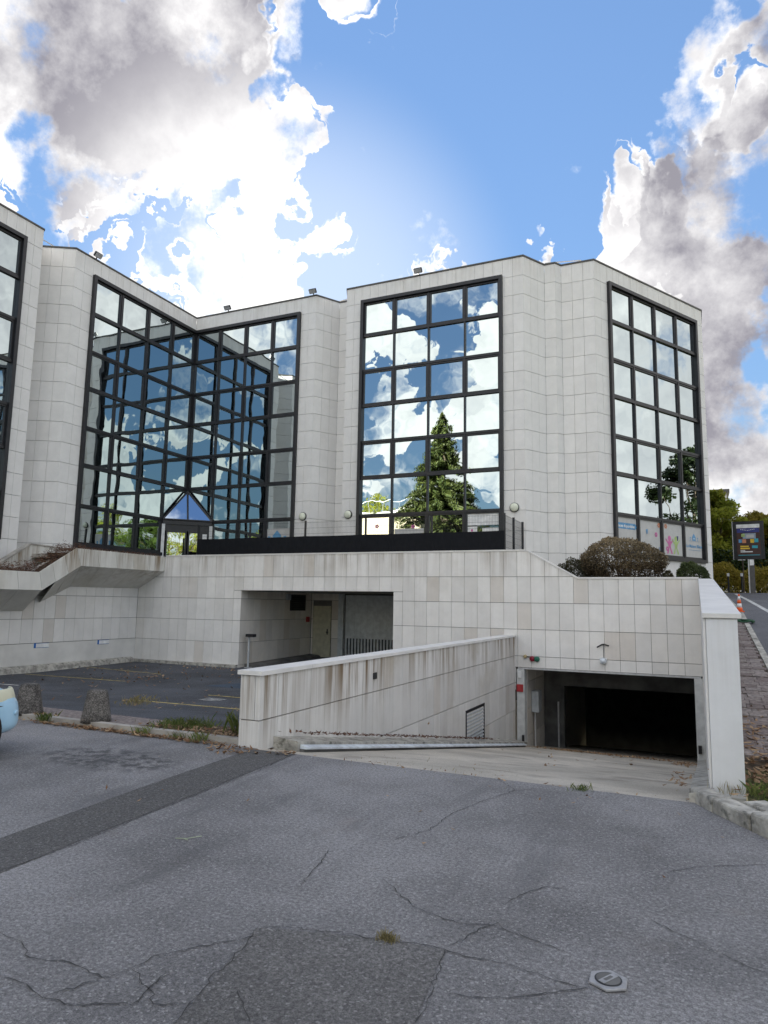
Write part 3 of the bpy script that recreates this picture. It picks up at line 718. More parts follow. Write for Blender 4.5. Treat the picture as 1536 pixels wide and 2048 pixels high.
        if wi == 3:
            z1 = zt[6] - .045 - .062; z0 = zt[7] + fw + .062
            def rect(ua, ub, za, zb, m, off=-.016): slab('poster', a, d, ua, ub, za, zb, nn, off - .006, off, m, w)
            ua = u0 + cw + .13; rect(ua, u0 + 2 * cw - .13, z0, z0 + .78, 'film'); rect(ua + .14, u0 + 2 * cw - .2, z0 + .34, z0 + .55, 'decal_blue', -.010)
            q = a + d * (u0 + 1.5 * cw - .03) + nn * -.006
            lettering('Places disponibles', Matrix(((d.x, 0, nn.x, q.x), (d.y, 0, nn.y, q.y), (0, 1, 0, z0 + .40), (0, 0, 0, 1))), .12, 'poster_white', w)
            ua = u0 + 3 * cw + .11; rect(ua, u1 - .2, z1 - .42, z1, 'poster_white'); rect(ua, ua + .36, z0 + .5, z0 + .78, 'poster_white'); rect(ua + .55, u1 - .2, z0 + .45, z0 + .72, 'poster_white')
            for fu, fz, m in ((.12, .25, 'decal_pink'), (.45, .62, 'decal_pink')): rect(ua + .12, ua + .2, z0 + .6, z0 + .68, 'decal_pink', -.010)
            for u_, z_, m in ((2.35, .85, 'decal_pink'), (2.55, .5, 'decal_pink'), (2.9, .95, 'decal_pink'), (2.95, .62, 'decal_green'), (.85, .9, 'decal_pink')):
                for t in range(5):
                    q = (u0 + u_ * 1.0 + .05 * math.cos(t * 1.257), z0 + z_ + .05 * math.sin(t * 1.257)); rect(q[0] - .028, q[0] + .028, q[1] - .028, q[1] + .028, m, -.012 + t * .0006)
        if wi == 2:
            z0 = zt[7] + fw + .062
            slab('poster', a, d, u1 - 1.42, u1 - .22, z0, z0 + .95, nn, -.022, -.016, 'film', w)
            uc = u1 - .82
            def P3(u, z, o=-.010): q = a + d * u + nn * o; return (q.x, q.y, z)
            sheet('decal', [P3(uc + x, z0 + .42 + z) for x, z in ((-.2, 0), (.2, 0), (.2, .25), (0, .46), (-.2, .25))], 'decal_blue', w)
            for s_ in (-1, 1): sheet('decal', [P3(uc + s_ * .38 + x, z0 + .42 + z) for x, z in ((-.05, 0), (.05, 0), (.07, .22), (-.07, .22))], 'decal_blue', w)
    # plain facets
    for i in (3, 6, 7, 10, 11, 12, 13):
        a, d, nn, L = facet(i); strip(i, even(0, L, .39))
    a, d, nn, L = facet(1)
    for i in (1, 2, 8):
        a, d, nn, L = facet(i); strip(i, [0, L])
    # the 300 largest panels in the photograph are parts of their own, the rest one mass
    def size(r):
        i, u0, u1, z0, z1 = r; a, d, nn, L = facet(i); c = a + d * ((u0 + u1) / 2); v = Vector((-c.x, -c.y)); f = max(0, v.normalized().dot(nn))
        vis = 0 if (z1 < 3.3 and c.x < -4.4) or i in (1, 2, 8) else 1
        return vis * f * (u1 - u0) * (z1 - z0) / v.length_squared
    rects.sort(key=size, reverse=True)
    jo = .006
    for r in rects[:298]:
        i, u0, u1, z0, z1 = r; a, d, nn, L = facet(i)
        slab('panel', a, d, u0 + GV, u1 - GV, z0 + GH, z1 - GH, nn, -.06, random.uniform(-.002, .002), 'facade_stone', BLD)
    mb = MB()
    for r in rects[298:]:
        i, u0, u1, z0, z1 = r; a, d, nn, L = facet(i); o = a + d * (u0 + GV) - nn * .06
        e = .06 + random.uniform(-.002, .002)
        mb.obox((o.x, o.y, z0 + GH), (d.x * (u1 - u0 - 2 * GV), d.y * (u1 - u0 - 2 * GV), 0), (nn.x * e, nn.y * e, 0), (0, 0, z1 - z0 - 2 * GH))
    tag(mb.build('panel', 'facade_stone', BLD), kind='stuff')
    # entrance porch across the inner corner: slanted glass gable over a glazed door
    A, B, Cn = Vector((-20.40, 22.45)), Vector((-18.98, 23.89)), Vector((-20.40, 23.89))
    zb, za = 5.06, 6.44
    po = link('entrance_porch', bpy.data.meshes.new('entrance_porch'), 'dark_metal', BLD); mb = MB()
    apex = (Cn.x + .03, Cn.y - .03, za); mid = (A + B) / 2
    for p, q in (((A.x, A.y, zb), (B.x, B.y, zb)), ((A.x, A.y, zb), apex), ((B.x, B.y, zb), apex), ((mid.x, mid.y, zb), apex)): mb.tube([p, q], .045, 6)
    mb.obox((A.x, A.y, zb - .2), (B.x - A.x, B.y - A.y, 0), (-.05, .05, 0), (0, 0, .17))
    po.data.from_pydata(mb.v, [], mb.f); po.data.update()
    sheet('canopy_glass', [(A.x, A.y, zb + .02), (mid.x, mid.y, zb + .02), apex], 'canopy_glass', po); sheet('canopy_glass', [(mid.x, mid.y, zb + .02), (B.x, B.y, zb + .02), apex], 'canopy_glass', po)
    d = (B - A).normalized(); nn = Vector((d.y, -d.x)); L = (B - A).length
    slab('jamb', A, d, -.03, .10, 3.0, zb - .2, nn, -.12, .03, 'jamb_paint', po); slab('jamb', A, d, L - .10, L + .03, 3.0, zb - .2, nn, -.12, .03, 'jamb_paint', po)
    for u0, u1 in ((.16, 1.0), (1.06, 1.56)):
        mb = MB(); o = A + d * u0 - nn * .09; w_ = u1 - u0
        for (x0, x1, z0, z1) in ((0, w_, 4.52, 4.60), (0, w_, 3.0, 3.08), (0, .06, 3.08, 4.52), (w_ - .06, w_, 3.08, 4.52)):
            q = o + d * x0; mb.obox((q.x, q.y, z0), (d.x * (x1 - x0), d.y * (x1 - x0), 0), (nn.x * .05, nn.y * .05, 0), (0, 0, z1 - z0))
        dr = mb.build('door', 'dark_metal', po)
        slab('door_pane', A, d, u0 + .05, u1 - .05, 3.07, 4.53, nn, -.075, -.06, 'mirror_glass', po, jit=R(.4))
    slab('fascia', A, d, .1, L - .1, 4.60, zb - .2, nn, -.09, -.05, 'dark_metal', po); slab('side_light', A, d, 1.56, L - .1, 3.0, 4.6, nn, -.09, -.05, 'dark_metal', po)
    slab('notice', A, d, 1.66, 1.84, 4.05, 4.5, nn, -.048, -.044, 'poster_white', po)
    # hand rails on the roof
    for pts in ([(-4.9, 25.6, ZR), (-4.9, 25.6, ZR + .42), (-3.6, 25.9, ZR + .42), (-3.2, 26.2, ZR)], [(-13.9, 25.3, ZR), (-13.9, 25.3, ZR + .25), (-12.6, 25.2, ZR + .3), (-12.6, 25.2, ZR)], [(-21.4, 17.0, ZR - .1), (-21.4, 17.0, ZR + .2), (-21.5, 15.9, ZR + .3), (-21.5, 15.9, ZR - .1)]):
        MB().tube(pts, .022, 6).build('roof_rail', 'steel', BLD)
make_building()

# ------------------------------------------------------------------ terrace and retaining wall with recess and garage
def make_terrace():
    structure(MB().prism([(-20.55, 15.5, 2.95), (-18.45, 15.5, 2.95), (-18.45, 19.5, 2.95), (-4.5, 19.5, 2.95), (-4.5, 26, 2.95), (-20.55, 26, 2.95)], (0, 0, .13)).build('terrace', 'concrete'))
    structure(MB().box((-4.45, 19.55, 2.15), (.04, 26, 2.34)).build('planting_bed', 'soil'))
make_terrace()
RX = (-13.98, -8.40); RZT = 2.04; RY = 24.0
GX = (-4.62, -.10); GZT = 0.0
def make_retaining_wall():
    W = thing('retaining_wall', (-9, YW, -.5), 'long white panelled retaining wall with a bin recess and a sunken garage entrance', 'wall')
    top = lambda x: float(np.interp(x, [-4.35, -2.96], [3.22, 2.44]))
    yb = YW + .045
    # core behind the panels, split round the two openings
    def core(x0, x1, z0, z1): box('wall_core', (x0, yb, z0), (x1, YW + .30, z1), 'joint_dark', W)
    core(-18.6, RX[0] - .052, -.7, 3.18); core(RX[0] - .052, RX[1], RZT, 3.18); core(RX[1], -4.66, -.9, 3.18); core(-4.66, -4.36, GZT, 3.18)
    MB().prism([(-4.36, yb, GZT), (.05, yb, GZT), (.05, yb, 2.40), (-2.97, yb, 2.40), (-4.36, yb, 3.18)], (0, .255, 0)).build('wall_core', 'joint_dark', W)
    xs = [.05] + [-.36 - .3868 * k for k in range(47)] + [-18.5]
    zs = [3.22, 2.493, 1.764, 1.035, .306, -.423, -.62]
    holes = [(RX[0], RX[1], -5, RZT), (GX[0] - .05, 5, -5, GZT)]
    for x1, x0 in zip(xs, xs[1:]):
        for z1, z0 in zip(zs, zs[1:]):
            if z0 < -.5 and x0 > -4.7: continue
            for q in subtract((x0, x1, z0, z1), holes):
                a, b, c, e = q; a += GV; b -= GV; c += GH; e -= GH
                if e - c < .03: continue
                pg = [(a, c), (b, c), (b, e), (a, e)]
                if b > -4.35 and e > 2.44:
                    s = (2.44 - 3.22) / (-2.96 + 4.35)
                    if a < -2.96: pg = clip(pg, -s, 1, 3.22 - s * -4.35 - .01)
                    if b > -2.96 and len(pg) > 2:
                        if a >= -2.96: pg = clip(pg, 0, 1, 2.43)
                        else:
                            pg = [(a, c), (b, c), (b, 2.43), (-2.96, 2.43)] + [p for p in [(a, min(e, 3.22 + s * (a + 4.35) - .01))] if True]
                    if len(pg) < 3: continue
                    hs = [p[1] for p in pg]
                    if max(hs) - min(hs) < .03: continue
                    MB().prism([(p[0], YW, p[1]) for p in pg], (0, .045, 0)).build('panel', 'wall_stone', W)
                else:
                    slab('panel', (0, YW), (1, 0), a, b, c, e, (0, -1), -.045, random.uniform(-.002, .002), 'wall_stone', W)
    # coping
    def cop(x0, z0, x1, z1): MB().prism([(x0, YW - .02, z0), (x1, YW - .02, z1), (x1, YW - .02, z1 + .045), (x0, YW - .02, z0 + .045)], (0, .36, 0)).build('coping', 'coping_stone', W)
    x = -17.3
    while x < -4.36:
        e = min(x + 1.55, -4.355); cop(x + .004, 3.215, e - .004, 3.215); x += 1.55
    cop(-4.352, 3.215, -2.962, 2.435); cop(-2.955, 2.435, -1.5, 2.435); cop(-1.492, 2.435, .04, 2.435)
    # recess
    jd = 'joint_dark'
    box('recess_wall', (RX[0] - .3, YW + .31, -.7), (RX[0] - .05, RY + .3, 2.3), jd, W)
    box('recess_wall', (RX[0] - .049, RY + .045, -.7), (RX[1] + .3, RY + .3, 2.3), jd, W)
    box('recess_wall', (RX[1] + .003, YW + .31, -.7), (RX[1] + .299, RY + .04, 2.3), 'recess_stone', W)
    box('recess_ceiling', (RX[0] - .04, YW + .31, RZT), (RX[1], RY + .04, 2.25), 'concrete', W)
    for k in range(12):
        u0, u1 = k * .39, min((k + 1) * .39, RY - YW)
        for z1, z0 in zip([2.04, 1.764, 1.035, .306, -.423], [1.764, 1.035, .306, -.423, -.55]):
            if z1 - z0 < .05: continue
            slab('panel', (RX[0], YW), (0, 1), u0 + GV, u1 - GV, z0 + GH, z1 - GH, (1, 0), -.05, random.uniform(-.002, .002), 'recess_stone', W)
    for x0, x1, zz in ((-13.97, -13.90, None), (-13.06, -12.74, None), (-13.90, -13.06, 1.58)):
        for z1, z0 in zip([2.04, 1.764, 1.035, .306, -.423], [1.764, 1.035, .306, -.423, -.55]):
            if zz and z0 < zz: continue
            slab('panel', (0, RY), (1, 0), x0 + GV, x1 - GV, z0 + GH, z1 - GH, (0, -1), -.045, 0, 'recess_stone', W)
    dr = box('door', (-13.87, RY - .03, -.45), (-13.09, RY + .04, 1.55), 'cream_door', W, .006)
    MB().box((-13.25, RY - .085, .52), (-13.17, RY - .03, .56)).box((-13.24, RY - .05, .45), (-13.19, RY - .03, .66)).build('handle', 'dark_metal', dr)
    box('gate_post', (-12.72, RY - .10, -.5), (-12.50, RY + .04, 2.03), 'gate_grey', W)
    g = box('gate', (-12.42, RY - .05, .34), (-8.42, RY - .01, 1.98), 'gate_grey', W)
    box('gate_rail', (-12.42, RY - .05, -.40), (-8.42, RY - .01, -.27), 'gate_grey', g)
    x = -12.42
    while x < -8.5:
        box('gate_bar', (x, RY - .05, -.272), (x + .066, RY - .01, .342), 'gate_grey', g); x += .134
    x = -12.30
    while x < -8.5:
        box('gate_rib', (x, RY - .053, .36), (x + .008, RY - .049, 1.96), 'steel', g); x += .268
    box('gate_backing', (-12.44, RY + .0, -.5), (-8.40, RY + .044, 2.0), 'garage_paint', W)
    MB().prism([(-13.97, YW + .35, -.52), (-13.45, YW + .35, -.52), (-13.55, YW + .35, -.43), (-13.97, YW + .35, -.40)], (0, 4.3, .08)).build('recess_kerb', 'concrete_dark', W)
    kb = MB().box((-18.45, YW - .16, -.62), (-14.0, YW - .003, -.42)).build('base_kerb', 'kerb_stone', W)
    # garage: jambs, reveals, inner portal
    gz = -2.1
    box('lintel', (GX[0], YW + .02, GZT - .05), (GX[1] + .1, YW + .32, GZT - .003), 'steel', W)
    box('jamb', (-4.64, YW - .02, -2.2), (-4.43, YW + .28, GZT - .052), 'jamb_paint', W); box('jamb', (-.16, YW - .02, -2.2), (.05, YW + .28, GZT - .052), 'jamb_paint', W)
    box('garage_wall', (-4.9, YW + .31, -4.2), (-4.45, 31, GZT + .3), 'recess_stone', W); box('garage_wall', (-.02, YW + .31, -4.2), (.3, 31, GZT + .3), 'concrete_dark', W)
    for y0, y1 in ((YW + .32, 20.7), (20.71, 21.9)):
        for z1, z0 in zip([0, -.423, -1.152, -1.881], [-.423, -1.152, -1.881, -2.7]):
            slab('panel', (-4.43, y0), (0, 1), .005, y1 - y0, z0 + GH, z1 - GH, (1, 0), -.02, 0, 'recess_stone', W)
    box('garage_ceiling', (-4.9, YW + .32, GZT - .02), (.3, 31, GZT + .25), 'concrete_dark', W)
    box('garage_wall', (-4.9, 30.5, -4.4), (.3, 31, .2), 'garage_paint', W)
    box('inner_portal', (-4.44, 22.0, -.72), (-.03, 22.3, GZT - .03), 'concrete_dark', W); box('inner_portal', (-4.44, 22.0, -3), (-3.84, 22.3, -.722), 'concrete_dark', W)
    box('rail', (-4.02, 21.9, -2.7), (-3.98, 21.98, -1.2), 'steel', W)
    box('cabinet', (-4.42, 20.1, -1.30), (-4.22, 20.55, -.72), 'grey_paint', W, .01)
    MB().tube([(-4.36, 20.3, -1.3), (-4.36, 20.3, -2.4)], .025).build('conduit', 'steel', W)
    box('jamb_box', (-4.60, YW - .05, -.28), (-4.50, YW - .021, -.10), 'white_plastic', W)
    box('floor_bracket', (-4.50, YW - .07, -1.98), (-4.44, YW - .021, -1.8), 'dark_metal', W); box('floor_bracket', (-.13, YW - .09, -1.85), (-.05, YW - .021, -1.66), 'dark_metal', W)
    return W
make_retaining_wall()

def make_side_wall():
    W = thing('ramp_wall', (-4.83, 13, -.5), 'weathered low wall with brown rain streaks beside the garage ramp', 'wall')
    x0, x1 = -4.97, -4.69
    MB().box((x0 + .02, 6.96, -2.4), (x1 - .03, YW + .05, .79)).build('wall_core', 'joint_dark', W)
    zs = [.82, .306, -.423, -1.152, -1.881, -2.4]
    bot = lambda y: min(.02, -.172 * (y - 7.9)) - .06 if y > 7.2 else -.02
    k = 0; y = 6.93; ys = [6.93]
    while y < YW - .05: y = min(y + .3905, YW + .01); ys.append(y)
    for a, b in zip(ys, ys[1:]):
        for z1, z0 in zip(zs, zs[1:]):
            lo = min(bot(a), bot(b))
            if z1 < lo + .02: continue
            if 14.80 < (a + b) / 2 < 16.25 and z1 < -.40:
                if z1 < -.45: continue
            z0c = max(z0, lo)
            slab('panel', (x1, 0), (0, 1), a + GV * .7, b - GV * .7, z0c + (GH if z0c == z0 else 0), z1 - GH, (1, 0), -.03, random.uniform(-.002, .002), 'side_stone', W)
    for (a, b, z0, z1) in ((x0 + .004, -4.762, .306, .82), (-4.754, x1 - .004, .306, .82), (x0 + .004, x1 - .004, -.02, .306)):
        slab('panel', (0, 6.93), (1, 0), a, b, z0 + GH, z1 - GH, (0, -1), -.03, .0, 'side_stone', W)
    slab('panel', (x0, YW), (0, -1), .0, YW - 6.94, -.6, .81, (-1, 0), -.02, 0, 'side_stone', W)
    y = 6.90
    while y < YW - .1:
        e = min(y + 1.17, YW - .002); MB().box((x0 - .03, y + .003, .822), (x1 + .035, e - .003, .872)).build('coping', 'coping_stone', W); y += 1.17
    # louvred vent near the ramp's foot
    v = MB(); 
    for (a, b, c, d) in ((14.80, 14.86, -1.30, -.60), (16.19, 16.25, -1.46, -.60), (14.86, 16.19, -.66, -.60)): v.box((x1 - .02, a, c), (x1 + .012, b, d))
    vo = v.build('vent_frame', 'dark_metal', W)
    box('vent_back', (x1 - .03, 14.86, -1.5), (x1 - .022, 16.19, -.66), 'joint_dark', vo)
    for k in range(11):
        z = -.70 - k * .075
        MB().obox((x1 - .02, 14.86, z), (0, 1.33, 0), (.032, 0, -.028), (0, 0, .022)).build('slat', 'grey_paint', vo)
    box('wall_fitting', (x1 + .002, 10.02, .50), (x1 + .02, 10.14, .60), 'dark_metal', W)
make_side_wall()

def make_pier():
    W = thing('ramp_pier', (.2, 12, 0), 'smooth white end pier and sloping parapet on the far side of the ramp', 'wall')
    z0, z1 = 1.60, 2.40
    MB().prism([(.06, 7.44, -.1), (.06, YW + .3, -2.6), (.06, YW + .3, z1), (.06, 7.44, z0)], (.275, 0, 0)).build('wall', 'pier_white', W)
    # side cladding towards the ramp
    y = 7.46
    n = 6; Ls = (YW - 7.44) / n
    for k in range(n):
        a, b = 7.44 + k * Ls, 7.44 + (k + 1) * Ls; za, zb = z0 + (z1 - z0) * (a - 7.44) / (YW - 7.44), z0 + (z1 - z0) * (b - 7.44) / (YW - 7.44)
        MB().prism([(.03, a + .004, za), (.03, b - .004, zb), (.03, b - .004, zb + .04), (.03, a + .004, za + .04)], (.34, 0, 0)).build('coping', 'coping_stone', W)
        MB().prism([(.035, a + .004, -.1 - .169 * (a - 7)), (.035, b - .004, -.1 - .169 * (b - 7)), (.035, b - .004, zb - .002), (.035, a + .004, za - .002)], (.022, 0, 0)).build('panel', 'wall_stone', W)
    for k in range(2):
        slab('panel', (0, 7.44), (1, 0), .06, .335, [0.0, 1.05][k] - .05, [1.045, 1.585][k], (0, -1), .001, .016, 'pier_white', W)
    MB().prism([(.03, 7.405, z0 - .003), (.37, 7.405, z0 - .003), (.37, 7.405, z0 + .037), (.03, 7.405, z0 + .037)], (0, .036, 0)).build('coping', 'coping_stone', W)
make_pier()

def make_left_wall():
    W = thing('parking_wall', (-18.6, 14, -.5), 'white panelled wall with a plain rendered base at the side of the parking bays', 'wall')
    xl = -18.5
    box('wall_core', (-18.9, 6, -.7), (xl - .035, YW + .02, 2.5), 'joint_dark', W)
    n = 0; y = YW - .005
    while y > 8.5:
        a = y - .3905
        for z1, z0 in zip([2.40, 1.764, 1.035], [1.764, 1.035, .306]):
            slab('panel', (xl, 0), (0, 1), a + GV, y - GV, z0 + GH, z1 - GH, (1, 0), -.035, random.uniform(-.002, .002), 'left_stone', W)
        y = a
    box('plinth', (xl - .034, 6, -.7), (xl + .004, YW - .003, .296), 'render_white', W)
    MB().prism([(xl + .006, 6, -.7), (xl + .22, 6, -.7), (xl + .16, 6, -.40), (xl + .006, 6, -.34)], (0, YW - 6.17, 0)).build('base_kerb', 'kerb_stone', W)
    # projecting planter with canted soffit that steps down over the slope
    P = thing('planter', (-17.9, 15, 2.0), 'stained concrete planter trough stepping down over the parking bays, one soffit panel missing', 'planter')
    xf = -17.33
    T = [((9.0, 2.42), (14.16, 2.42), (15.41, 3.21), (YW - .005, 3.21))][0]
    Bm = ((9.0, 1.90), (14.28, 1.90), (15.61, 2.68), (YW - .005, 2.69)); S = ((9.0, 1.28), (14.62, 1.28), (16.28, 2.06), (YW - .005, 2.08))
    cnt = [7, 3, 5]
    for seg in range(3):
        k = cnt[seg]
        for j in range(k):
            def at(A, t): return (A[seg][0] + (A[seg + 1][0] - A[seg][0]) * t, A[seg][1] + (A[seg + 1][1] - A[seg][1]) * t)
            t0, t1 = j / k, (j + 1) / k; g = .004
            a0, a1, b0, b1, s0, s1 = at(T, t0), at(T, t1), at(Bm, t0), at(Bm, t1), at(S, t0), at(S, t1)
            MB().prism([(xf, b0[0] + g, b0[1]), (xf, b1[0] - g, b1[1]), (xf, a1[0] - g, a1[1]), (xf, a0[0] + g, a0[1])], (-.05, 0, 0)).build('fascia_panel', 'planter_stone', P)
            if not (seg == 1 and j == 0):
                MB().prism([(xf - .005, b0[0] + g, b0[1] + .003), (xf - .005, b1[0] - g, b1[1] + .003), (-18.47, s1[0] - g, s1[1]), (-18.47, s0[0] + g, s0[1])], (0, 0, .035)).build('soffit_panel', 'planter_stone', P)
    for seg in range(3):
        V = [];  
        a0, a1, s0, s1 = T[seg], T[seg + 1], S[seg], S[seg + 1]
        MB().prism([(xf - .052, a0[0], a0[1] - .12), (xf - .052, a1[0], a1[1] - .12), (-18.6, a1[0] + .5, a1[1] - .12), (-18.6, a0[0] + .5, a0[1] - .12)] if seg < 2 else [(xf - .052, a0[0], a0[1] - .12), (xf - .052, a1[0], a1[1] - .12), (-18.6, a1[0], a1[1] - .12), (-18.6, a0[0], a0[1] - .12)], (0, 0, -.12)).build('soil', 'soil', P)
    # far rim of the trough
    MB().prism([(-18.75, 9, 2.0), (-18.75, 15.0, 2.0), (-18.75, 16.3, 2.9), (-18.75, YW, 2.9), (-18.75, YW, 3.17), (-18.75, 16.1, 3.17), (-18.75, 14.7, 2.38), (-18.75, 9, 2.38)], (.16, 0, 0)).build('back_rim', 'planter_stone', P)
    S2 = thing('stair_parapet', (-19.4, 15, 2.2), 'sloping concrete stair parapet with grey capping behind the planter', 'parapet')
    MB().prism([(-19.6, 13.2, 1.9), (-19.6, 17.2, 1.9), (-19.6, 17.2, 3.300), (-19.6, 15.75, 3.360), (-19.6, 15.45, 3.360), (-19.6, 14.0, 2.420), (-19.6, 13.2, 2.420)], (.2, 0, 0)).build('wall', 'planter_stone', S2)
    MB().prism([(-19.63, 13.2, 2.422), (-19.63, 14.0, 2.422), (-19.63, 15.45, 3.362), (-19.63, 15.75, 3.362), (-19.63, 17.2, 3.302), (-19.63, 17.2, 3.342), (-19.63, 15.75, 3.402), (-19.63, 15.42, 3.402), (-19.63, 13.98, 2.462), (-19.63, 13.2, 2.462)], (.26, 0, 0)).build('capping', 'concrete', S2)
    hr = thing('handrail', (-19.9, 13.5, 2.3), 'short black handrail end beside the stairs', 'handrail')
    MB().tube([(-19.9, 12.9, 3.1), (-19.9, 14.05, 3.42), (-19.9, 14.12, 3.40)], .03).build('rail', 'dark_metal', hr); MB().tube([(-19.9, 13.8, 3.35), (-19.9, 13.8, 2.2)], .02).build('post', 'dark_metal', hr)
    for k, (y0, y1) in enumerate(((15.1, 15.64), (17.56, 18.07))):
        t = thing('bay_plate', (xl, (y0 + y1) / 2, .2), ['narrow white parking plate with blue end below the stepped planter', 'narrow white parking plate with blue end near the wall corner'][k], 'sign', 'parking bay plates on the wall')
        box('plate', (xl + .005, y0, .165), (xl + .02, y1, .295), 'white_plastic', t); box('blue_end', (xl + .021, y0, .17), (xl + .024, y0 + .07, .29), 'blue_plate', t)
        MB().box((xl + .02, y0, .160), (xl + .0235, y1, .170)).box((xl + .02, y0, .29), (xl + .0235, y1, .30)).build('border', 'blue_plate', t)
make_left_wall()

# ------------------------------------------------------------------ fence on the terrace
def make_fence():
    F = thing('mesh_fence', (-11, 21.25, 3.08), 'black wire mesh fence with dark windbreak cloth along the terrace', 'fence')
    y = 21.25; zb = 3.06; zt = 4.56
    xs = [-17.5, -15.1, -12.72, -10.32, -7.90, -5.46]
    for x in xs: box('post', (x - .03, y - .03, zb), (x + .03, y + .03, zt + .02), 'dark_metal', F)
    for yy in (22.45, 23.75): box('post', (-5.50, yy - .03, zb), (-5.43, yy + .03, zt + .02), 'dark_metal', F)
    def mesh(p, q):
        mb = MB(); p, q = Vector(p), Vector(q); d = (q - p); L = d.length; d.normalize(); n = Vector((-d.y, d.x, 0))
        k = int(L / .05)
        for j in range(1, k):
            o = p + d * (L * j / k); mb.obox((o.x - d.x * .002, o.y - d.y * .002, zb), d * .004, n * .004, (0, 0, zt - zb - .01))
        z = zb + .05
        while z < zt: mb.obox((p.x, p.y, z), d * L, n * .006, (0, 0, .006)); z += .2
        mb.build('wire_panel', 'dark_metal', F)
    for a, b in zip(xs, xs[1:]): mesh((a + .035, y, 0), (b - .035, y, 0))
    mesh((-5.465, y + .035, 0), (-5.465, 22.41, 0)); mesh((-5.465, 22.49, 0), (-5.465, 23.71, 0))
    for a, b in zip(xs, xs[1:]):
        V = []; Fc = []; n = 24
        for i in range(n + 1):
            x = a + (b - a) * i / n; w = .012 * math.sin(i * 1.7 + a) + .01 * math.sin(i * .6); sag = .012 * math.sin(math.pi * i / n)
            V += [(x, y - .045 + w, zb), (x, y - .045 - w * .5, 4.02 - sag)]
        Fc = [(2 * i, 2 * i + 2, 2 * i + 3, 2 * i + 1) for i in range(n)]
        me = bpy.data.meshes.new('windbreak'); me.from_pydata(V, [], Fc); me.update(); o = link('windbreak', me, 'black_screen', F); s = o.modifiers.new('thick', 'SOLIDIFY'); s.thickness = .006
    return F
make_fence()

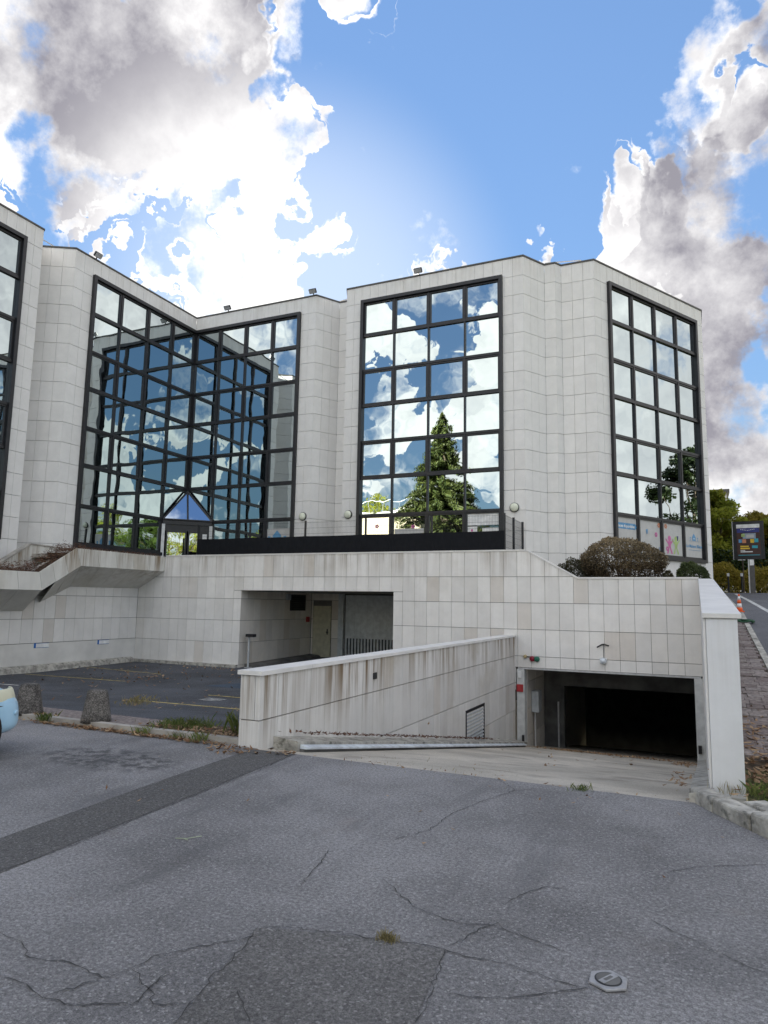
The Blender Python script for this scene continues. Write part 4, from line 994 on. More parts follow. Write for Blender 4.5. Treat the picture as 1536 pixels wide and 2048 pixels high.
# ------------------------------------------------------------------ lamps and wall fittings
def make_fittings():
    for k, (x, lab) in enumerate(((-14.47, 'round cream bulkhead lamp beside the inner court window'), (-12.40, 'round cream bulkhead lamp between the notch and the tree-reflecting window'), (-5.79, 'round cream bulkhead lamp above the end of the terrace fence'))):
        t = thing('wall_lamp', (x, 23.95, 5.13), lab, 'lamp', 'round bulkhead lamps on the facade')
        MB().lathe((x, 23.95, 5.13), [(.17, 0), (.175, .03), (.16, .06)], 24, (0, -1, 0)).build('housing', 'dark_metal', t, True)
        MB().lathe((x, 23.89, 5.13), [(.155, 0), (.14, .035), (.10, .06), (.04, .072)], 24, (0, -1, 0)).build('globe', 'lamp_glass', t, True)
    for (x, y, dx, dy, lab) in ((-18.67, 23.95, 0, -1, 'black floodlight on the roof edge over the inner court'), (-9.52, 23.95, 0, -1, 'black floodlight on the roof edge over the tree-reflecting window'), (-14.28, 23.95, 0, -1, 'floodlight at the roof corner beside the glare of the hidden sun'), (-20.46, 18.05, 1, 0, 'black floodlight on the roof edge near the deep wall notch')):
        t = thing('floodlight', (x, y, ZR + .05), lab, 'floodlight', 'floodlights on the roof edge')
        n = Vector((dx, dy, 0)); s = Vector((-dy, dx, 0)); c = Vector((x, y, ZR + .18)) + n * .12
        f = (n * .8 + Vector((0, 0, -.6))).normalized(); u = s.cross(f)
        o = c - s * .17 - u * .10 - f * .05
        MB().obox(o, s * .34, u * .20, f * .10).build('body', 'dark_metal', t).modifiers.new('b', 'BEVEL').width = .02
        MB().obox(c - s * .15 - u * .08 + f * .051, s * .30, u * .16, f * .006).build('lens', 'steel', t)
        MB().tube([(x, y, ZR + .03), tuple(c)], .025, 6).build('bracket', 'dark_metal', t)
    y = YW
    t = thing('signal_lamp', (-4.2, y, .25), 'small red and green signal lamps over the garage entrance', 'signal')
    for x, m in ((-4.20, 'red_lens'), (-4.075, 'green_lens')):
        o = MB().lathe((x, y - .004, .245), [(.062, 0), (.075, .02), (.075, .07), (.055, .10)], 16, (0, -1, 0)).build('lens', m, t, True)
    MB().tube([(-4.40, y - .02, .29), (-4.2, y - .02, .285)], .01).build('cable', 'dark_metal', t)
    t = MB().lathe((-4.40, y - .002, .30), [(.05, 0), (.05, .03), (.045, .07), (.02, .1)], 14, (0, -1, 0)).build('siren', 'brass', None, True); tag(t, 'small tarnished brass siren dome left of the signal lamps', 'siren')
    t = thing('sensor', (-2.33, y, .3), 'white dome sensor above the middle of the garage opening', 'sensor')
    MB().box((-2.42, y - .05, .24), (-2.24, y - .002, .36)).build('base', 'white_plastic', t); MB().lathe((-2.33, y - .05, .28), [(.085, 0), (.08, .04), (.05, .08), (.01, .095)], 18, (0, -1, -.3)).build('dome', 'zinc', t, True)
    t = thing('mirror_bracket', (-2.32, y, .68), 'bare black angled bracket on the wall above the dome sensor', 'bracket')
    MB().tube([(-2.47, y - .12, .63), (-2.36, y - .02, .70), (-2.31, y - .005, .71), (-2.18, y - .10, .68)], .02, 6).build('arm', 'dark_metal', t); MB().tube([(-2.32, y - .006, .7), (-2.32, y - .006, .36)], .008, 5).build('cable', 'dark_metal', t)
    for (a, b, lab) in (((-4.64, YW - .06, -.66), (-4.46, YW - .021, -.46), 'small red alarm box on the white garage jamb'), ((-13.975, 23.6, .92), (-13.92, 23.8, 1.12), 'small red alarm box beside the cream recess door')):
        o = box('alarm_box', a, b, 'red_paint', None, .01); tag(o, lab, 'alarm')
    t = thing('wall_vent', (-13.97, 22.9, 1.65), 'dark louvred ventilation grille high on the recess wall', 'vent')
    box('frame', (-13.985, 22.4, 1.36), (-13.95, 23.5, 1.96), 'dark_metal', t)
    for k in range(7): MB().obox((-13.95, 22.45, 1.40 + k * .075), (0, 1.0, 0), (.03, 0, -.03), (0, 0, .015)).build('slat', 'garage_paint', t)
    box('junction_box', (-13.975, 22.1, 1.75), (-13.90, 22.35, 1.98), 'grey_paint', t)
    t = thing('access_post', (-13.72, 19.5, -.5), 'thin grey access post with a dark reader head at the recess', 'post')
    MB().tube([(-13.72, 19.5, -.52), (-13.72, 19.5, .52)], .035, 10).build('pole', 'grey_paint', t); box('reader', (-13.80, 19.40, .50), (-13.50, 19.60, .60), 'dark_metal', t, .01); box('foot', (-13.82, 19.40, -.53), (-13.62, 19.60, -.49), 'grey_paint', t)
make_fittings()

# ------------------------------------------------------------------ bollards, hydrant cover, cone, hose, sign
def make_bollards():
    prof = [(.195, 0), (.19, .05), (.165, .18), (.135, .36), (.122, .40), (.10, .415)]
    for k, (x, y, s, lab) in enumerate(((-7.42, 7.12, 1.0, 'stubby exposed-aggregate concrete bollard standing alone on the kerb strip'), (-8.72, 7.12, 1.0, 'stubby exposed-aggregate concrete bollard partly behind the light blue car'))):
        mb = MB().lathe((x, y, .05), [(r * s, h * s) for r, h in prof], 28)
        for i, v in enumerate(mb.v):
            j = random.gauss(0, .004); mb.v[i] = (v[0] + j, v[1] + random.gauss(0, .004), v[2] + random.gauss(0, .003) * (v[2] > .1))
        tag(mb.build('bollard', 'bollard_aggregate', None, True), lab, 'bollard', 'concrete bollards on the kerb')
make_bollards()
def make_cover():
    c = Vector((-.435, 3.495, 0)); t = thing('valve_cover', c, 'hexagonal grey metal valve cover set in the asphalt', 'cover')
    rot = .55
    hexa = [(c.x + .092 * math.cos(rot + k * math.pi / 3), c.y + .092 * math.sin(rot + k * math.pi / 3), .004) for k in range(6)]
    o = MB().prism(hexa, (0, 0, .012)).build('plate', 'cast_iron', t); b = o.modifiers.new('b', 'BEVEL'); b.width = .003
    MB().lathe((c.x, c.y, .016), [(.060, 0), (.060, .002), (.054, .002)], 28).build('ring', 'dark_metal', t)
    MB().lathe((c.x, c.y, .0165), [(.053, 0), (.053, .003), (.01, .003)], 28).build('lid', 'concrete_dark', t)
    d = Vector((math.cos(rot + .5), math.sin(rot + .5), 0)); n = Vector((-d.y, d.x, 0))
    MB().obox(c + Vector((0, 0, .0197)) - d * .052 - n * .016, d * .104, n * .032, (0, 0, .002)).build('bar', 'cast_iron', t)
    MB().obox(c + Vector((0, 0, .0218)) - d * .026 - n * .008, d * .052, n * .016, (0, 0, .0008)).build('slot', 'concrete_dark', t)
make_cover()
def make_street_things():
    x, y = 1.06, 22.0; z = street_z(y) + .01
    t = thing('traffic_cone', (x, y, z), 'orange and white striped traffic cone at the street edge', 'cone')
    MB().box((x - .12, y - .12, z), (x + .12, y + .12, z + .035)).build('base', 'orange_plastic', t)
    hs = [.035, .13, .24, .34, .44, .50]; rr = lambda h: .09 - .07 * h / .5
    for k in range(5): MB().lathe((x, y, z), [(rr(hs[k]), hs[k]), (rr(hs[k + 1]), hs[k + 1])], 20).build('band', ['orange_plastic', 'white_plastic'][k % 2], t, True)
    pts = []
    for k in range(90):
        a = k * .42; r = .11 + .05 * math.sin(k * .23); pts.append((1.08 + r * 1.2 * math.cos(a), 19.6 + r * math.sin(a) + .002 * k, street_z(19.6) + .03 + .06 * abs(math.sin(k * .31))))
    tag(MB().tube(pts, .02, 6).build('garden_hose', 'hose_green', None, True), 'tangle of dark green hose lying by the street kerb', 'hose')
    # advertising panel on a mast
    X, Y = 2.33, 37.3; z = street_z(Y); t = thing('advertising_sign', (X, Y, z), 'dark framed advertising panel with a colourful poster on a grey mast', 'sign')
    d = Vector((.985, -.17)); n = Vector((d.y, -d.x)); a = Vector((X, Y)) - d * .66
    slab('case', a, d, 0, 1.32, z + 1.62, z + 3.45, n, -.16, .0, 'dark_metal', t); slab('case_edge', a, d, -.03, .0, z + 1.6, z + 3.47, n, -.17, .01, 'steel', t)
    slab('poster', a, d, .16, 1.16, z + 1.78, z + 3.30, n, .001, .006, 'decal_brown', t)
    def pb(u0, u1, z0, z1, m, k=1): slab('print', a, d, u0, u1, z + z0, z + z1, n, .007, .007 + .002 * k, m, t)
    pb(.16, 1.16, 3.12, 3.30, 'poster_white'); pb(.18, 1.14, 2.90, 3.11, 'decal_navy'); pb(.42, .98, 2.60, 2.86, 'decal_grey'); pb(.36, .52, 2.70, 2.84, 'decal_green', 2); pb(.58, .9, 2.65, 2.80, 'film', 2)
    pb(.24, .38, 2.42, 2.58, 'decal_blue'); pb(.39, .56, 2.40, 2.58, 'decal_orange'); pb(.74, .90, 2.40, 2.58, 'decal_yellow'); pb(.91, 1.08, 2.42, 2.60, 'decal_teal')
    pb(.30, .66, 2.20, 2.27, 'decal_yellow'); pb(.30, .70, 2.10, 2.17, 'decal_yellow'); pb(.80, 1.04, 2.14, 2.27, 'decal_teal'); pb(.30, .82, 1.95, 2.0, 'poster_white'); pb(.30, .5, 2.03, 2.06, 'poster_white'); pb(.2, 1.12, 1.80, 1.83, 'decal_teal')
    for k in range(9): pb(.34 + k * .07, .38 + k * .07, 2.99 - .012 * abs(k - 4) * -1, 3.02 + .012 * abs(k - 4), 'poster_white', 2)
    box('mast', (X - .02, Y - .0, z), (X + .20, Y + .14, z + 1.64), 'roof_trim', t); box('mast_plate', (X - .0, Y - .02, z + 1.32), (X + .18, Y - .002, z + 1.6), 'white_plastic', t)
    box('mast_cover', (X - .07, Y + .02, z), (X - .022, Y + .12, z + 1.62), 'steel', t)
    for k, (px, py) in enumerate(((1.42, 38.3), (2.02, 38.4))):
        zz = street_z(py); q = thing('marker_post', (px, py, zz), ['thin dark marker post with white cap nearest the building corner', 'thin dark marker post with white cap beside the advertising mast'][k], 'post', 'white-capped marker posts at the roadside')
        MB().tube([(px, py, zz), (px, py, zz + .80)], .04, 8).build('pole', 'dark_metal', q); box('cap', (px - .055, py - .055, zz + .80), (px + .055, py + .055, zz + .95), 'white_plastic', q)
    zz = street_z(39.2); q = thing('signpost', (2.12, 39.2, zz), 'slim bare brown signpost rising behind the advertising panel', 'post')
    MB().tube([(2.14, 39.2, zz), (2.14, 39.2, zz + 2.2)], .035, 8).build('pole', 'bark', q); box('plate', (1.93, 39.17, zz + 1.62), (2.26, 39.19, zz + 1.74), 'white_plastic', q)
    b = thing('far_building', (2.2, 92, 3), 'distant pale flat-roofed building rising above the street trees', 'building')
    box('wall', (-6, 90, 2.5), (3.6, 102, 15.3), 'render_white', b); box('roof', (-6.3, 89.7, 15.3), (3.9, 102.3, 15.75), 'roof_trim', b); box('pier', (2.2, 89.9, 2.5), (2.5, 90, 15.3), 'grey_paint', b)
make_street_things()

# ------------------------------------------------------------------ parked car (nose towards the kerb)
def make_car():
    cx, nose = -7.53, 5.56
    t = thing('parked_car', (cx, nose - 1.7, 0), 'small light blue hatchback with a clouded yellowish headlamp, nose to the kerb', 'car')
    # body: cross-sections along the length (t from the nose backwards): y offset, half width, sill, waist, top
    secs = [(0.00, .52, .30, .46, .52), (.05, .66, .22, .50, .60), (.16, .75, .19, .54, .70), (.38, .80, .18, .60, .76), (.8, .82, .18, .66, .84), (1.15, .825, .18, .72, .92), (1.9, .83, .18, .78, .95), (2.7, .82, .18, .80, .95), (3.2, .80, .2, .80, .95), (3.42, .72, .26, .72, .86)]
    V = []; F = []
    for s, w, z0, zw, zt in secs:
        y = nose - s
        ring = [(-w * .86, z0), (-w, z0 + .10), (-w, (z0 + zw) / 2), (-w * .985, zw), (-w * .90, zt - .03), (-w * .55, zt), (0, zt + .015)]
        ring = ring + [(-a, b) for a, b in ring[-2::-1]]
        V += [(cx + a, y, b) for a, b in ring]
    n = 13
    for i in range(len(secs) - 1):
        for j in range(n): q = i * n; F.append((q + j, q + n + j, q + n + (j + 1) % n, q + (j + 1) % n))
    F.append(tuple(range(n))); F.append(tuple((len(secs) - 1) * n + j for j in range(n))[::-1])
    me = bpy.data.meshes.new('body'); me.from_pydata(V, [], F); me.update(); me.polygons.foreach_set('use_smooth', [True] * len(me.polygons))
    bd = link('body', me, 'car_paint', t); sb = bd.modifiers.new('s', 'SUBSURF'); sb.levels = 2; sb.render_levels = 2
    V = []; F = []
    cab = [(.95, .70, .90, .92), (1.55, .64, .92, 1.36), (2.3, .64, .93, 1.45), (3.0, .62, .92, 1.38), (3.36, .66, .86, .92)]
    for s, w, z0, zt in cab:
        y = nose - s; V += [(cx - w * 1.12, y, z0), (cx - w * .92, y, zt), (cx + w * .92, y, zt), (cx + w * 1.12, y, z0)]
    for i in range(len(cab) - 1):
        for j in range(3): q = i * 4 + j; F.append((q, q + 1, q + 5, q + 4))
    me = bpy.data.meshes.new('cabin_glass'); me.from_pydata(V, [], F); me.update(); link('cabin_glass', me, 'car_glass', t)
    MB().prism([(cx - .58, nose - 1.6, 1.38), (cx + .58, nose - 1.6, 1.38), (cx + .58, nose - 3.0, 1.40), (cx - .58, nose - 3.0, 1.40)], (0, 0, .07)).build('roof', 'car_paint', t).modifiers.new('b', 'BEVEL').width = .03
    for s in (-1, 1):
        # headlamp wrapping the corner, rub strip on the bumper
        mb = MB(); pts = [(.45, .06), (.60, .09), (.68, .17), (.735, .30), (.77, .46)]
        V = []; F = []
        for a, b in pts: V += [(cx + s * (a + .012), nose - b + .012, .55), (cx + s * (a - .01), nose - b - .03, .71)]
        F = [(2 * i, 2 * i + 2, 2 * i + 3, 2 * i + 1) for i in range(len(pts) - 1)]
        MB().tube([(cx + s * (a + .016), nose - b + .016, .535) for a, b in pts], .008, 6).build('lamp_seam', 'tyre', t)
        me = bpy.data.meshes.new('headlamp'); me.from_pydata(V, [], F); me.update(); o = link('headlamp', me, 'headlamp', t); m = o.modifiers.new('t', 'SOLIDIFY'); m.thickness = .03; m.offset = 0; m = o.modifiers.new('s', 'SUBSURF'); m.levels = 2; m.render_levels = 2
        V = []
        for a, b in [(.30, .02), (.52, .035), (.66, .10), (.75, .22)]: V += [(cx + s * (a + .014), nose - b + .014, .405), (cx + s * (a + .014), nose - b + .014, .47)]
        F = [(2 * i, 2 * i + 2, 2 * i + 3, 2 * i + 1) for i in range(3)]
        me = bpy.data.meshes.new('bumper_strip'); me.from_pydata(V, [], F); me.update(); o = link('bumper_strip', me, 'car_paint', t); m = o.modifiers.new('t', 'SOLIDIFY'); m.thickness = .03; m.offset = 0; m = o.modifiers.new('s', 'SUBSURF'); m.levels = 2; m.render_levels = 2
        for yw in (.72, 2.95):
            x0 = cx + s * .72
            w = MB().lathe((x0, nose - yw, .275), [(.20, -.09), (.275, -.08), (.275, .08), (.20, .095)], 28, (s, 0, 0)).build('wheel', 'tyre', t, True)
            MB().lathe((x0 + s * .085, nose - yw, .275), [(.19, 0), (.17, .02), (.05, .015), (.03, .03)], 20, (s, 0, 0)).build('hubcap', 'steel', w, True)
            MB().lathe((x0 + s * .03, nose - yw, .285), [(.33, 0), (.33, .083), (.31, .085)], 28, (s, 0, 0)).build('wheel_arch', 'tyre', t)
        box('side_strip', (cx + s * .815 - .015, nose - 2.5, .42), (cx + s * .815 + .015, nose - 1.15, .48), 'tyre', t)
        MB().obox((cx + s * .80, nose - 1.25, .92), (s * .18, -.03, 0), (0, .09, 0), (0, 0, .12)).build('wing_mirror', 'car_paint', t)
    box('number_plate', (cx - .25, nose - .03, .33), (cx + .25, nose + .012, .43), 'white_plastic', t)
make_car()

# ------------------------------------------------------------------ vegetation
def leaf_quads(P, size, aniso=None, flat=0.0):
    n = len(P); a = RNG.normal(size=(n, 3)); a[:, 2] *= (1 - flat); a /= np.linalg.norm(a, axis=1)[:, None]
    b = RNG.normal(size=(n, 3)); b -= (b * a).sum(1)[:, None] * a; b /= np.linalg.norm(b, axis=1)[:, None]
    s = size * RNG.uniform(.6, 1.3, n)[:, None]
    c = np.cross(a, b); c *= .18
    k = .55 if aniso is None else aniso
    V = np.stack([P - a * s, P - b * s * k + c * s, P + a * s, P + b * s * k + c * s], 1).reshape(-1, 3)
    F = np.arange(4 * n).reshape(n, 4); return V, F
def limb_pts(p, q, wob, n=6):
    p, q = np.array(p, float), np.array(q, float); t = np.linspace(0, 1, n)[:, None]; o = RNG.normal(size=(n, 3)) * wob; o[0] = 0
    return p + (q - p) * t + o * np.sqrt(t)
def tree(name, base, h, rad, mat, label, n_leaf=9000, size=.09, trunk_h=.3, group=None, clumps=46):
    t = thing(name, base, label, 'tree', group); bx, by, bz = base
    mb = MB(); tp = limb_pts(base, (bx + RNG.normal() * .2, by + RNG.normal() * .2, bz + h * .75), .06 * h / 8, 8); mb.tube([tuple(p) for p in tp], .022 * h, 9, .006 * h)
    cs = []
    for k in range(clumps):
        u = RNG.uniform(0, 1); z = bz + h * (trunk_h + (1 - trunk_h) * (u ** .85)); f = math.sin(math.pi * min(1, .18 + .80 * u)) ** .7
        a = RNG.uniform(0, 6.283); r = rad * f * math.sqrt(RNG.uniform(.12, 1)); cs.append((bx + r * math.cos(a), by + r * math.sin(a), z - .08 * h * (r / rad) ** 2))
        if k % 2 == 0:
            i = int(np.clip(u * 6, 1, 6)); mb.tube([tuple(p) for p in limb_pts(tp[i], cs[-1], .05, 5)], .008 * h, 5, .002 * h)
    mb.build('trunk', 'bark', t, True)
    cs = np.array(cs); idx = RNG.integers(0, len(cs), n_leaf); cr = RNG.uniform(.5, 1.15, len(cs))[idx][:, None] * rad * .30
    v = RNG.normal(size=(n_leaf, 3)); v /= np.linalg.norm(v, axis=1)[:, None]; rr = RNG.uniform(0, 1, n_leaf)[:, None] ** .45
    P = cs[idx] + v * rr * cr * np.array([1, 1, .75])
    V, F = leaf_quads(P, size)
    rn = np.clip(RNG.uniform(0, .55, n_leaf) + RNG.uniform(0, .45, len(cs))[idx], 0, 1)
    np_mesh('crown', V, F, mat, t, rn); return t
def conifer(base, h, rad, label):
    t = thing('conifer_tree', base, label, 'tree'); bx, by, bz = base; mb = MB(); mb.tube([(bx, by, bz), (bx, by, bz + h * .5), (bx, by, bz + h * .99)], .32, 10, .03)
    P = []
    z = 1.8
    while z < h - .3:
        f = (1 - z / h); r0 = rad * (f ** .9) * RNG.uniform(.7, 1.12) + .15; n = int(6 + 11 * f)
        for k in range(n):
            a = RNG.uniform(0, 6.283); r = r0 * RNG.uniform(.65, 1.1); tip = (bx + r * math.cos(a), by + r * math.sin(a), bz + z - .22 * r)
            mb.tube([(bx, by, bz + z + .15), tip], .035, 4, .008)
            m = int(30 + 75 * r)
            tt = RNG.uniform(.1, 1, m); q = np.stack([bx + r * math.cos(a) * tt, by + r * math.sin(a) * tt, bz + z + .15 - (.22 * r + .15) * tt], 1)
            q += RNG.normal(size=(m, 3)) * np.array([.16, .16, .12]) * (.5 + .12 * r); q[:, 2] -= RNG.uniform(0, .35, m) * tt; P.append(q)
        z += .34 + .25 * RNG.uniform()
    mb.build('trunk', 'bark', t, True); P = np.concatenate(P); V, F = leaf_quads(P, .15, .4); np_mesh('crown', V, F, 'needle', t, RNG.uniform(0, 1, len(P)))
    return t
def bush(name, c, rx, ry, rz, mat, label, n=9000, size=.022, stem=0, lift=0.0, group=None):
    """clipped dome: leaves in an uneven shell, dark inside, stems below"""
    t = thing(name, c, label, 'bush', group); c = np.array(c, float)
    if stem:
        mb = MB()
        for k in range(stem):
            a = RNG.uniform(0, 6.283); r = math.sqrt(RNG.uniform(0, .6)); p = c + np.array([rx * r * .55 * math.cos(a), ry * r * .55 * math.sin(a), -.02]); q = c + np.array([rx * r * 1.15 * math.cos(a), ry * r * 1.15 * math.sin(a), lift + rz * .55])
            mb.tube([tuple(x) for x in limb_pts(p, q, .04, 5)], .014, 5, .005)
        mb.build('stem', 'twig', t)
    v = RNG.normal(size=(n, 3)); v[:, 2] = np.abs(v[:, 2]) if not lift else np.where(v[:, 2] < 0, v[:, 2] * .35, v[:, 2]); v /= np.linalg.norm(v, axis=1)[:, None]
    ph = RNG.uniform(0, 6.28, 8); w = 1 + .05 * np.sin(v[:, 0] * 5 + ph[0]) + .05 * np.sin(v[:, 1] * 6 + ph[1]) + .04 * np.sin(v[:, 0] * 11 + v[:, 2] * 9 + ph[2]) + .03 * np.sin(v[:, 1] * 17 + v[:, 0] * 13 + ph[3])
    r = (1 - np.abs(RNG.normal(size=n)) * .13) * w + RNG.uniform(0, .04, n)
    P = c + np.array([0, 0, lift]) + v * r[:, None] * np.array([rx, ry, rz])
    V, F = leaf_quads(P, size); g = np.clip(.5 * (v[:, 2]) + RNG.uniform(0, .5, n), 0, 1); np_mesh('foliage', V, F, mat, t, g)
    return t
def litter(name, spots, mat, label, size=.035, z=0.0, kind='stuff', zf=None):
    P = []
    for x, y, rx, ry, n in spots:
        q = np.stack([RNG.normal(x, rx, n), RNG.normal(y, ry, n), np.full(n, z)], 1); P.append(q)
    P = np.concatenate(P); n = len(P)
    if zf: P[:, 2] = [zf(a, b) for a, b in P[:, :2]]
    P[:, 2] += RNG.uniform(.004, .028, n)
    a = RNG.uniform(0, 6.283, n); s = size * RNG.uniform(.5, 1.35, n); tl = RNG.normal(size=(n, 2)) * .35
    A = np.stack([np.cos(a), np.sin(a), tl[:, 0]], 1) * s[:, None]; B = np.stack([-np.sin(a), np.cos(a), tl[:, 1]], 1) * (s * RNG.uniform(.25, .5, n))[:, None]
    up = np.zeros((n, 3)); up[:, 2] = s * .22
    V = np.stack([P - A + up * .8, P - B, P + A + up, P + B], 1).reshape(-1, 3); F = np.arange(4 * n).reshape(n, 4)
    o = np_mesh(name, V, F, mat, None, RNG.uniform(0, 1, n)); return tag(o, label, 'leaves', None, kind)
def tuft(name, spots, mat, label, h=.16):
    V = []; k = 0
    for x, y, z, r, n, hh in spots:
        p = np.stack([RNG.normal(x, r, n), RNG.normal(y, r, n), np.full(n, z)], 1); a = RNG.uniform(0, 6.283, n); w = .0022
        lean = RNG.normal(size=(n, 2)) * .35; L = hh * RNG.uniform(.4, 1.2, n)
        s = np.stack([np.cos(a), np.sin(a), np.zeros(n)], 1) * w
        m = p + np.stack([lean[:, 0] * L * .4, lean[:, 1] * L * .4, L * .6], 1); tip = p + np.stack([lean[:, 0] * L * 1.1, lean[:, 1] * L * 1.1, L], 1)
        V.append(np.stack([p - s, p + s, m + s * .7, tip], 1))
    V = np.concatenate(V); n = len(V); F = np.arange(4 * n).reshape(n, 4)
    return tag(np_mesh(name, V.reshape(-1, 3), F, mat, None, RNG.uniform(0, 1, n)), label, 'grass', None, 'stuff')
def make_vegetation():
    # clipped shrubs in the raised bed
    bush('clipped_shrub', (-1.98, 20.75, 2.33), 1.18, .85, .74, 'bush_brown', 'wide clipped dome shrub with browned tops and bare stems in the raised bed', 17000, .03, 46, .60)
    bush('clipped_shrub', (-3.12, 20.9, 2.33), .85, .7, .72, 'bush_olive', 'low dark olive shrub where the wall coping slopes down', 8000, .026)
    bush('clipped_shrub', (-.72, 20.5, 2.33), .20, .22, .36, 'bush_olive', 'tiny brown tuft shrub between two clipped bushes', 1600, .022)
    bush('clipped_shrub', (-.12, 20.6, 2.33), .46, .45, .62, 'bush_green', 'small flat-topped green shrub beside the sloping pier coping', 7500, .024)
    # dead creepers in the planter
    P = []
    for k in range(9000):
        u = RNG.uniform(); 
        y = 9 + u * (YW - 9.3); z = float(np.interp(y, [14.3, 15.5], [2.44, 3.2])); P.append((RNG.uniform(-18.5, -17.36), y, z + abs(RNG.normal()) * (.11 if y < 16 else .06) - .03))
    P = np.array(P); V, F = leaf_quads(P, .05, .16, .5); tag(np_mesh('dead_creeper', V, F, 'dead_plant', None, RNG.uniform(0, 1, len(P))), 'reddish brown dead creeper filling the planter trough', 'creeper', None, 'stuff')
    # street trees on the right
    spec = [((1.2, 46.5, street_z(46)), 6.0, 2.2, 'leaf_yellow', 'yellow-green street tree nearest the building corner'), ((3.4, 48, street_z(48)), 4.6, 2.1, 'leaf_autumn', 'low yellowing tree directly behind the advertising panel'), ((5.6, 46, street_z(46)), 5.9, 2.1, 'leaf_yellow', 'green street tree beyond the advertising panel towards the street'),
            ((-.6, 52, street_z(52)), 6.2, 2.5, 'leaf_yellow', 'yellow-green tree mostly hidden behind the building end'), ((8.8, 50, street_z(50)), 8.2, 2.8, 'leaf_green', 'broad green tree farther along the street')]
    for b, h, r, m, lab in spec: tree('street_tree', b, h, r, m, lab, 22000, .11, .12, 'trees along the street', 80)
    # hedge under the trees
    n = 26000; P = np.stack([RNG.uniform(-2, 16, n), RNG.uniform(41.2, 42.8, n), RNG.uniform(0, 1, n) ** .8], 1)
    P[:, 2] = 2.5 + P[:, 2] * (1.55 + .25 * np.sin(P[:, 0] * 1.9) + .15 * np.sin(P[:, 0] * 5.1))
    V, F = leaf_quads(P, .07); o = np_mesh('hedge', V, F, 'leaf_autumn', None, RNG.uniform(0, 1, n)); tag(o, 'loose yellowing hedge along the far side of the street', 'hedge')
    n = 12000; P = np.stack([RNG.uniform(-2, 16, n), RNG.uniform(43, 44.5, n), 2.5 + RNG.uniform(0, 2.6, n)], 1); V, F = leaf_quads(P, .1); tag(np_mesh('undergrowth', V, F, 'leaf_dark', None, RNG.uniform(0, 1, n)), 'dark undergrowth in shade behind the yellow hedge', 'undergrowth', None, 'stuff')
    # trees and houses behind the photographer: they show in the mirrored windows
    conifer((-21.2, -12.0, 0), 20.0, 8.2, 'tall conifer reflected in the central window bay')
    for b, h, r, m, lab in (((17.2, 40.5, street_z(40)), 9.6, 3.2, 'leaf_dark', 'dark tree reflected low in the end window'), ((-30.5, -18, 0), 12.4, 4.5, 'leaf_yellow', 'yellow-green tree reflected above the cream house'), ((9, -24, 0), 10.0, 4.0, 'leaf_yellow', 'yellow-green tree standing behind the photographer on the street side'), ((-4, -28, 0), 11.0, 4.4, 'leaf_green', 'broad tree standing behind the photographer at the forecourt end'), ((19, -16, 0), 11.0, 4.2, 'leaf_green', 'broad tree reflected in the inner court windows'), ((27, -17, 0), 13.0, 4.6, 'leaf_yellow', 'tall yellow-green tree reflected in the entrance door')):
        tree('garden_tree', b, h, r, m, lab, 8000, .15, .25)
    b = thing('cream_house', (-36, -24, 0), 'cream flat-roofed house with roof railing reflected in the central window', 'house')
    box('wall', (-50, -30, 0), (-24.5, -13.5, 10.4), 'cream_render', b); box('roof', (-50.3, -30.3, 10.4), (-24.2, -13.2, 10.75), 'coping_stone', b)
    for k in range(16): MB().tube([(-49 + k * 1.6, -13.6, 10.7), (-49 + k * 1.6, -13.6, 11.7)], .03, 5).build('railing_post', 'steel', b)
    MB().tube([(-49, -13.6, 11.7), (-25, -13.6, 11.7)], .03, 5).build('railing', 'steel', b)
    for k in range(6):
        for z in (1.2, 4.2, 7.2): box('window', (-47 + k * 3.6, -13.5, z), (-45.4 + k * 3.6, -13.44, z + 1.5), 'car_glass', b)
    b = thing('white_house', (14, -30, 0), 'white gabled house behind the photographer across the street', 'house')
    box('wall', (4, -42, 0), (20, -32, 6.5), 'render_white', b); MB().prism([(3.6, -42.4, 6.5), (3.6, -31.6, 6.5), (3.6, -37, 9.6)], (16.8, 0, 0)).build('roof', 'tile_roof', b)
    for k in range(5): box('window', (5.5 + k * 3, -32, 2), (6.8 + k * 3, -31.95, 3.6), 'car_glass', b)
    # leaves and weeds
    kz = lambda x, y: .062 if y > 7.05 else (.076 if y > 6.95 else 0)
    sp = [(-7.9, 6.88, .28, .03, 110), (-7.1, 6.88, .3, .03, 150), (-6.2, 6.87, .4, .035, 190), (-5.4, 6.86, .3, .035, 90), (-6.0, 7.2, .35, .10, 200), (-5.25, 7.25, .15, .13, 170), (-4.75, 6.6, .10, .07, 25), (-5.0, 6.7, .12, .06, 30), (-8.6, 7.0, .3, .05, 40), (-4.3, 6.85, .1, .05, 30)]
    litter('dry_leaves', sp, 'dry_leaf', 'dry curled leaves drifted along the forecourt kerb', .036, zf=kz)
    rz = lambda x, y: -.169 * (y - 6.88)
    litter('dry_leaves', [(-2.6, 18.9, .9, .18, 320), (-1.2, 18.6, .5, .3, 130), (-.4, 17.4, .12, .6, 130), (-3.4, 19.2, .5, .15, 120), (-2.6, 14, .9, 2.5, 25), (-.3, 10.5, .08, 1.2, 40)], 'dry_leaf', 'dry leaves gathered on the ramp before the garage', .04, zf=rz)
    litter('dry_leaves', [(.75, 7.6, .22, .4, 420), (.8, 6.6, .2, .2, 160), (.55, 8.8, .12, .6, 160), (.9, 5.6, .12, .12, 50)], 'dry_leaf', 'brown dead leaves heaped behind the white pier', .05, zf=lambda x, y: street_z(y) + .01)
    pzf = lambda x, y: float(np.interp(y, [7.6, 9, 10.5, 12, 15, YW + .3], [.02, -.13, -.33, -.50, -.56, -.50])) + .005
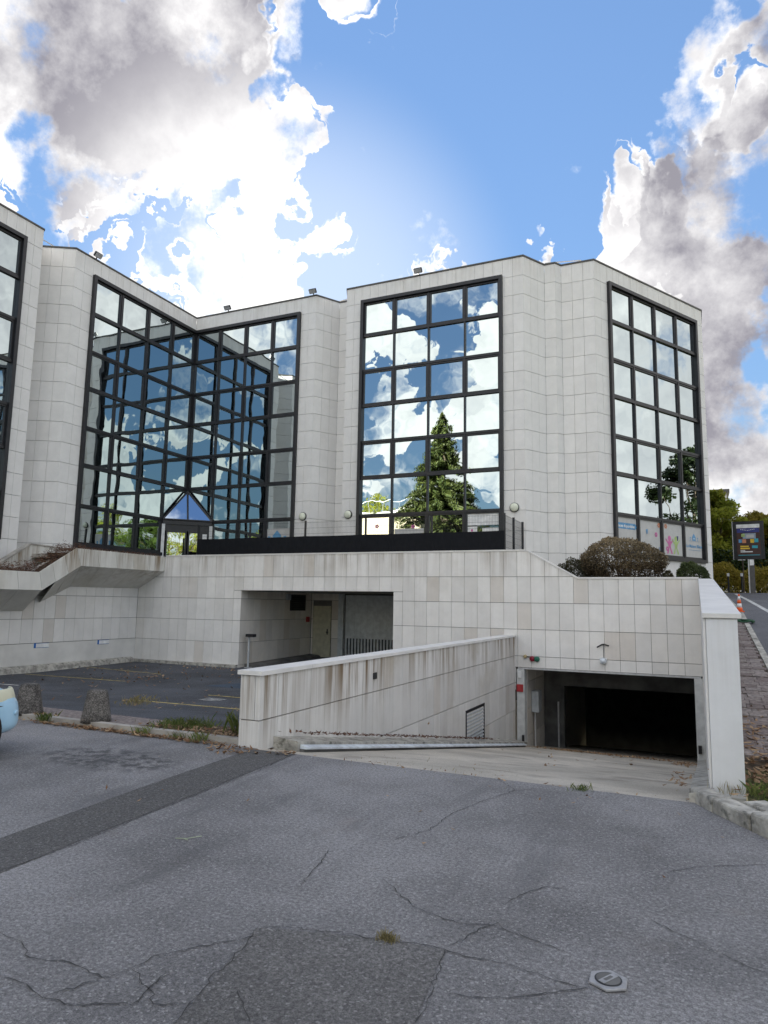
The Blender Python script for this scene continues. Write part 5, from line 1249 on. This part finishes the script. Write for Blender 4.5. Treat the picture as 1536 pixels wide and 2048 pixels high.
    litter('fallen_leaves', [(-14.8, 15.6, .5, .35, 60), (-13.5, 16.5, 1.5, 1.0, 60), (-13, 13.5, 3.0, 2.2, 90), (-16.5, 17, 1.0, .8, 50), (-9, 11, 1.6, 1.4, 40), (-14.2, 18.6, .8, .2, 50)], 'dry_leaf', 'scattered fallen leaves on the dark parking bays', .05, zf=pzf)
    litter('stray_leaves', [(-2.5, 4.6, 2.2, 1.2, 16), (-3.26, 3.04, .001, .001, 1), (-1, 6.5, .5, .1, 8), (-2, 6.85, 1.5, .02, 40)], 'dry_leaf', 'stray leaves on the forecourt asphalt', .022)
    tuft('weeds', [(-6.2, 7.35, .06, .16, 520, .085), (-5.9, 7.4, .06, .14, 300, .075), (-8.15, 6.93, .02, .05, 110, .12), (-6.4, 6.9, .02, .05, 60, .09), (-5.5, 6.9, .02, .06, 80, .10), (-5.2, 7.3, .06, .09, 60, .26), (-1.05, 6.85, -.01, .05, 90, .06), (-5.85, 6.9, .02, .06, 70, .07)], 'grass_blade', 'small green weeds growing along the kerb and ramp edge')
    tuft('verge_grass', [(.75, 7.1, 0, .14, 420, .07), (.62, 7.5, .02, .1, 200, .08), (1.0, 6.7, 0, .15, 320, .07), (.42, 7.40, .0, .06, 60, .12), (1.3, 7.6, .0, .3, 300, .14)], 'grass_blade', 'rough grass behind the kerb stones at the pier foot')
    tuft('dry_weeds', [(-1.50, 3.42, .004, .02, 130, .035), (-1.46, 3.41, .004, .02, 60, .03), (.2, 7.38, 0, .07, 30, .12), (-9.6, 10.2, -.25, .18, 200, .12), (-3.0, 6.86, -.01, .25, 60, .03), (-2.2, 6.85, -.01, .3, 50, .03)], 'grass_dry', 'dry yellow weeds in cracks of the asphalt')
    # moss clumps on the ramp ledge
    litter('ledge_debris', [(-4.5, 8 + k * .7, .09, .3, 55) for k in range(12)], 'dead_plant', 'dark moss and leaf debris on the ramp ledge', .03, zf=lambda x, y: -.172 * (y - 7.75) + .045)
    tw = thing('twig', (-3.37, 4.12, 0), 'small pale forked twig lying on the asphalt', 'twig')
    MB().tube([(-3.44, 4.10, .008), (-3.36, 4.12, .012), (-3.29, 4.20, .016)], .003, 5).tube([(-3.38, 4.115, .01), (-3.33, 4.10, .012)], .003, 5).build('branch', 'grass_straw', tw)
plain('grass_straw', (.38, .42, .30), .8)
make_vegetation()
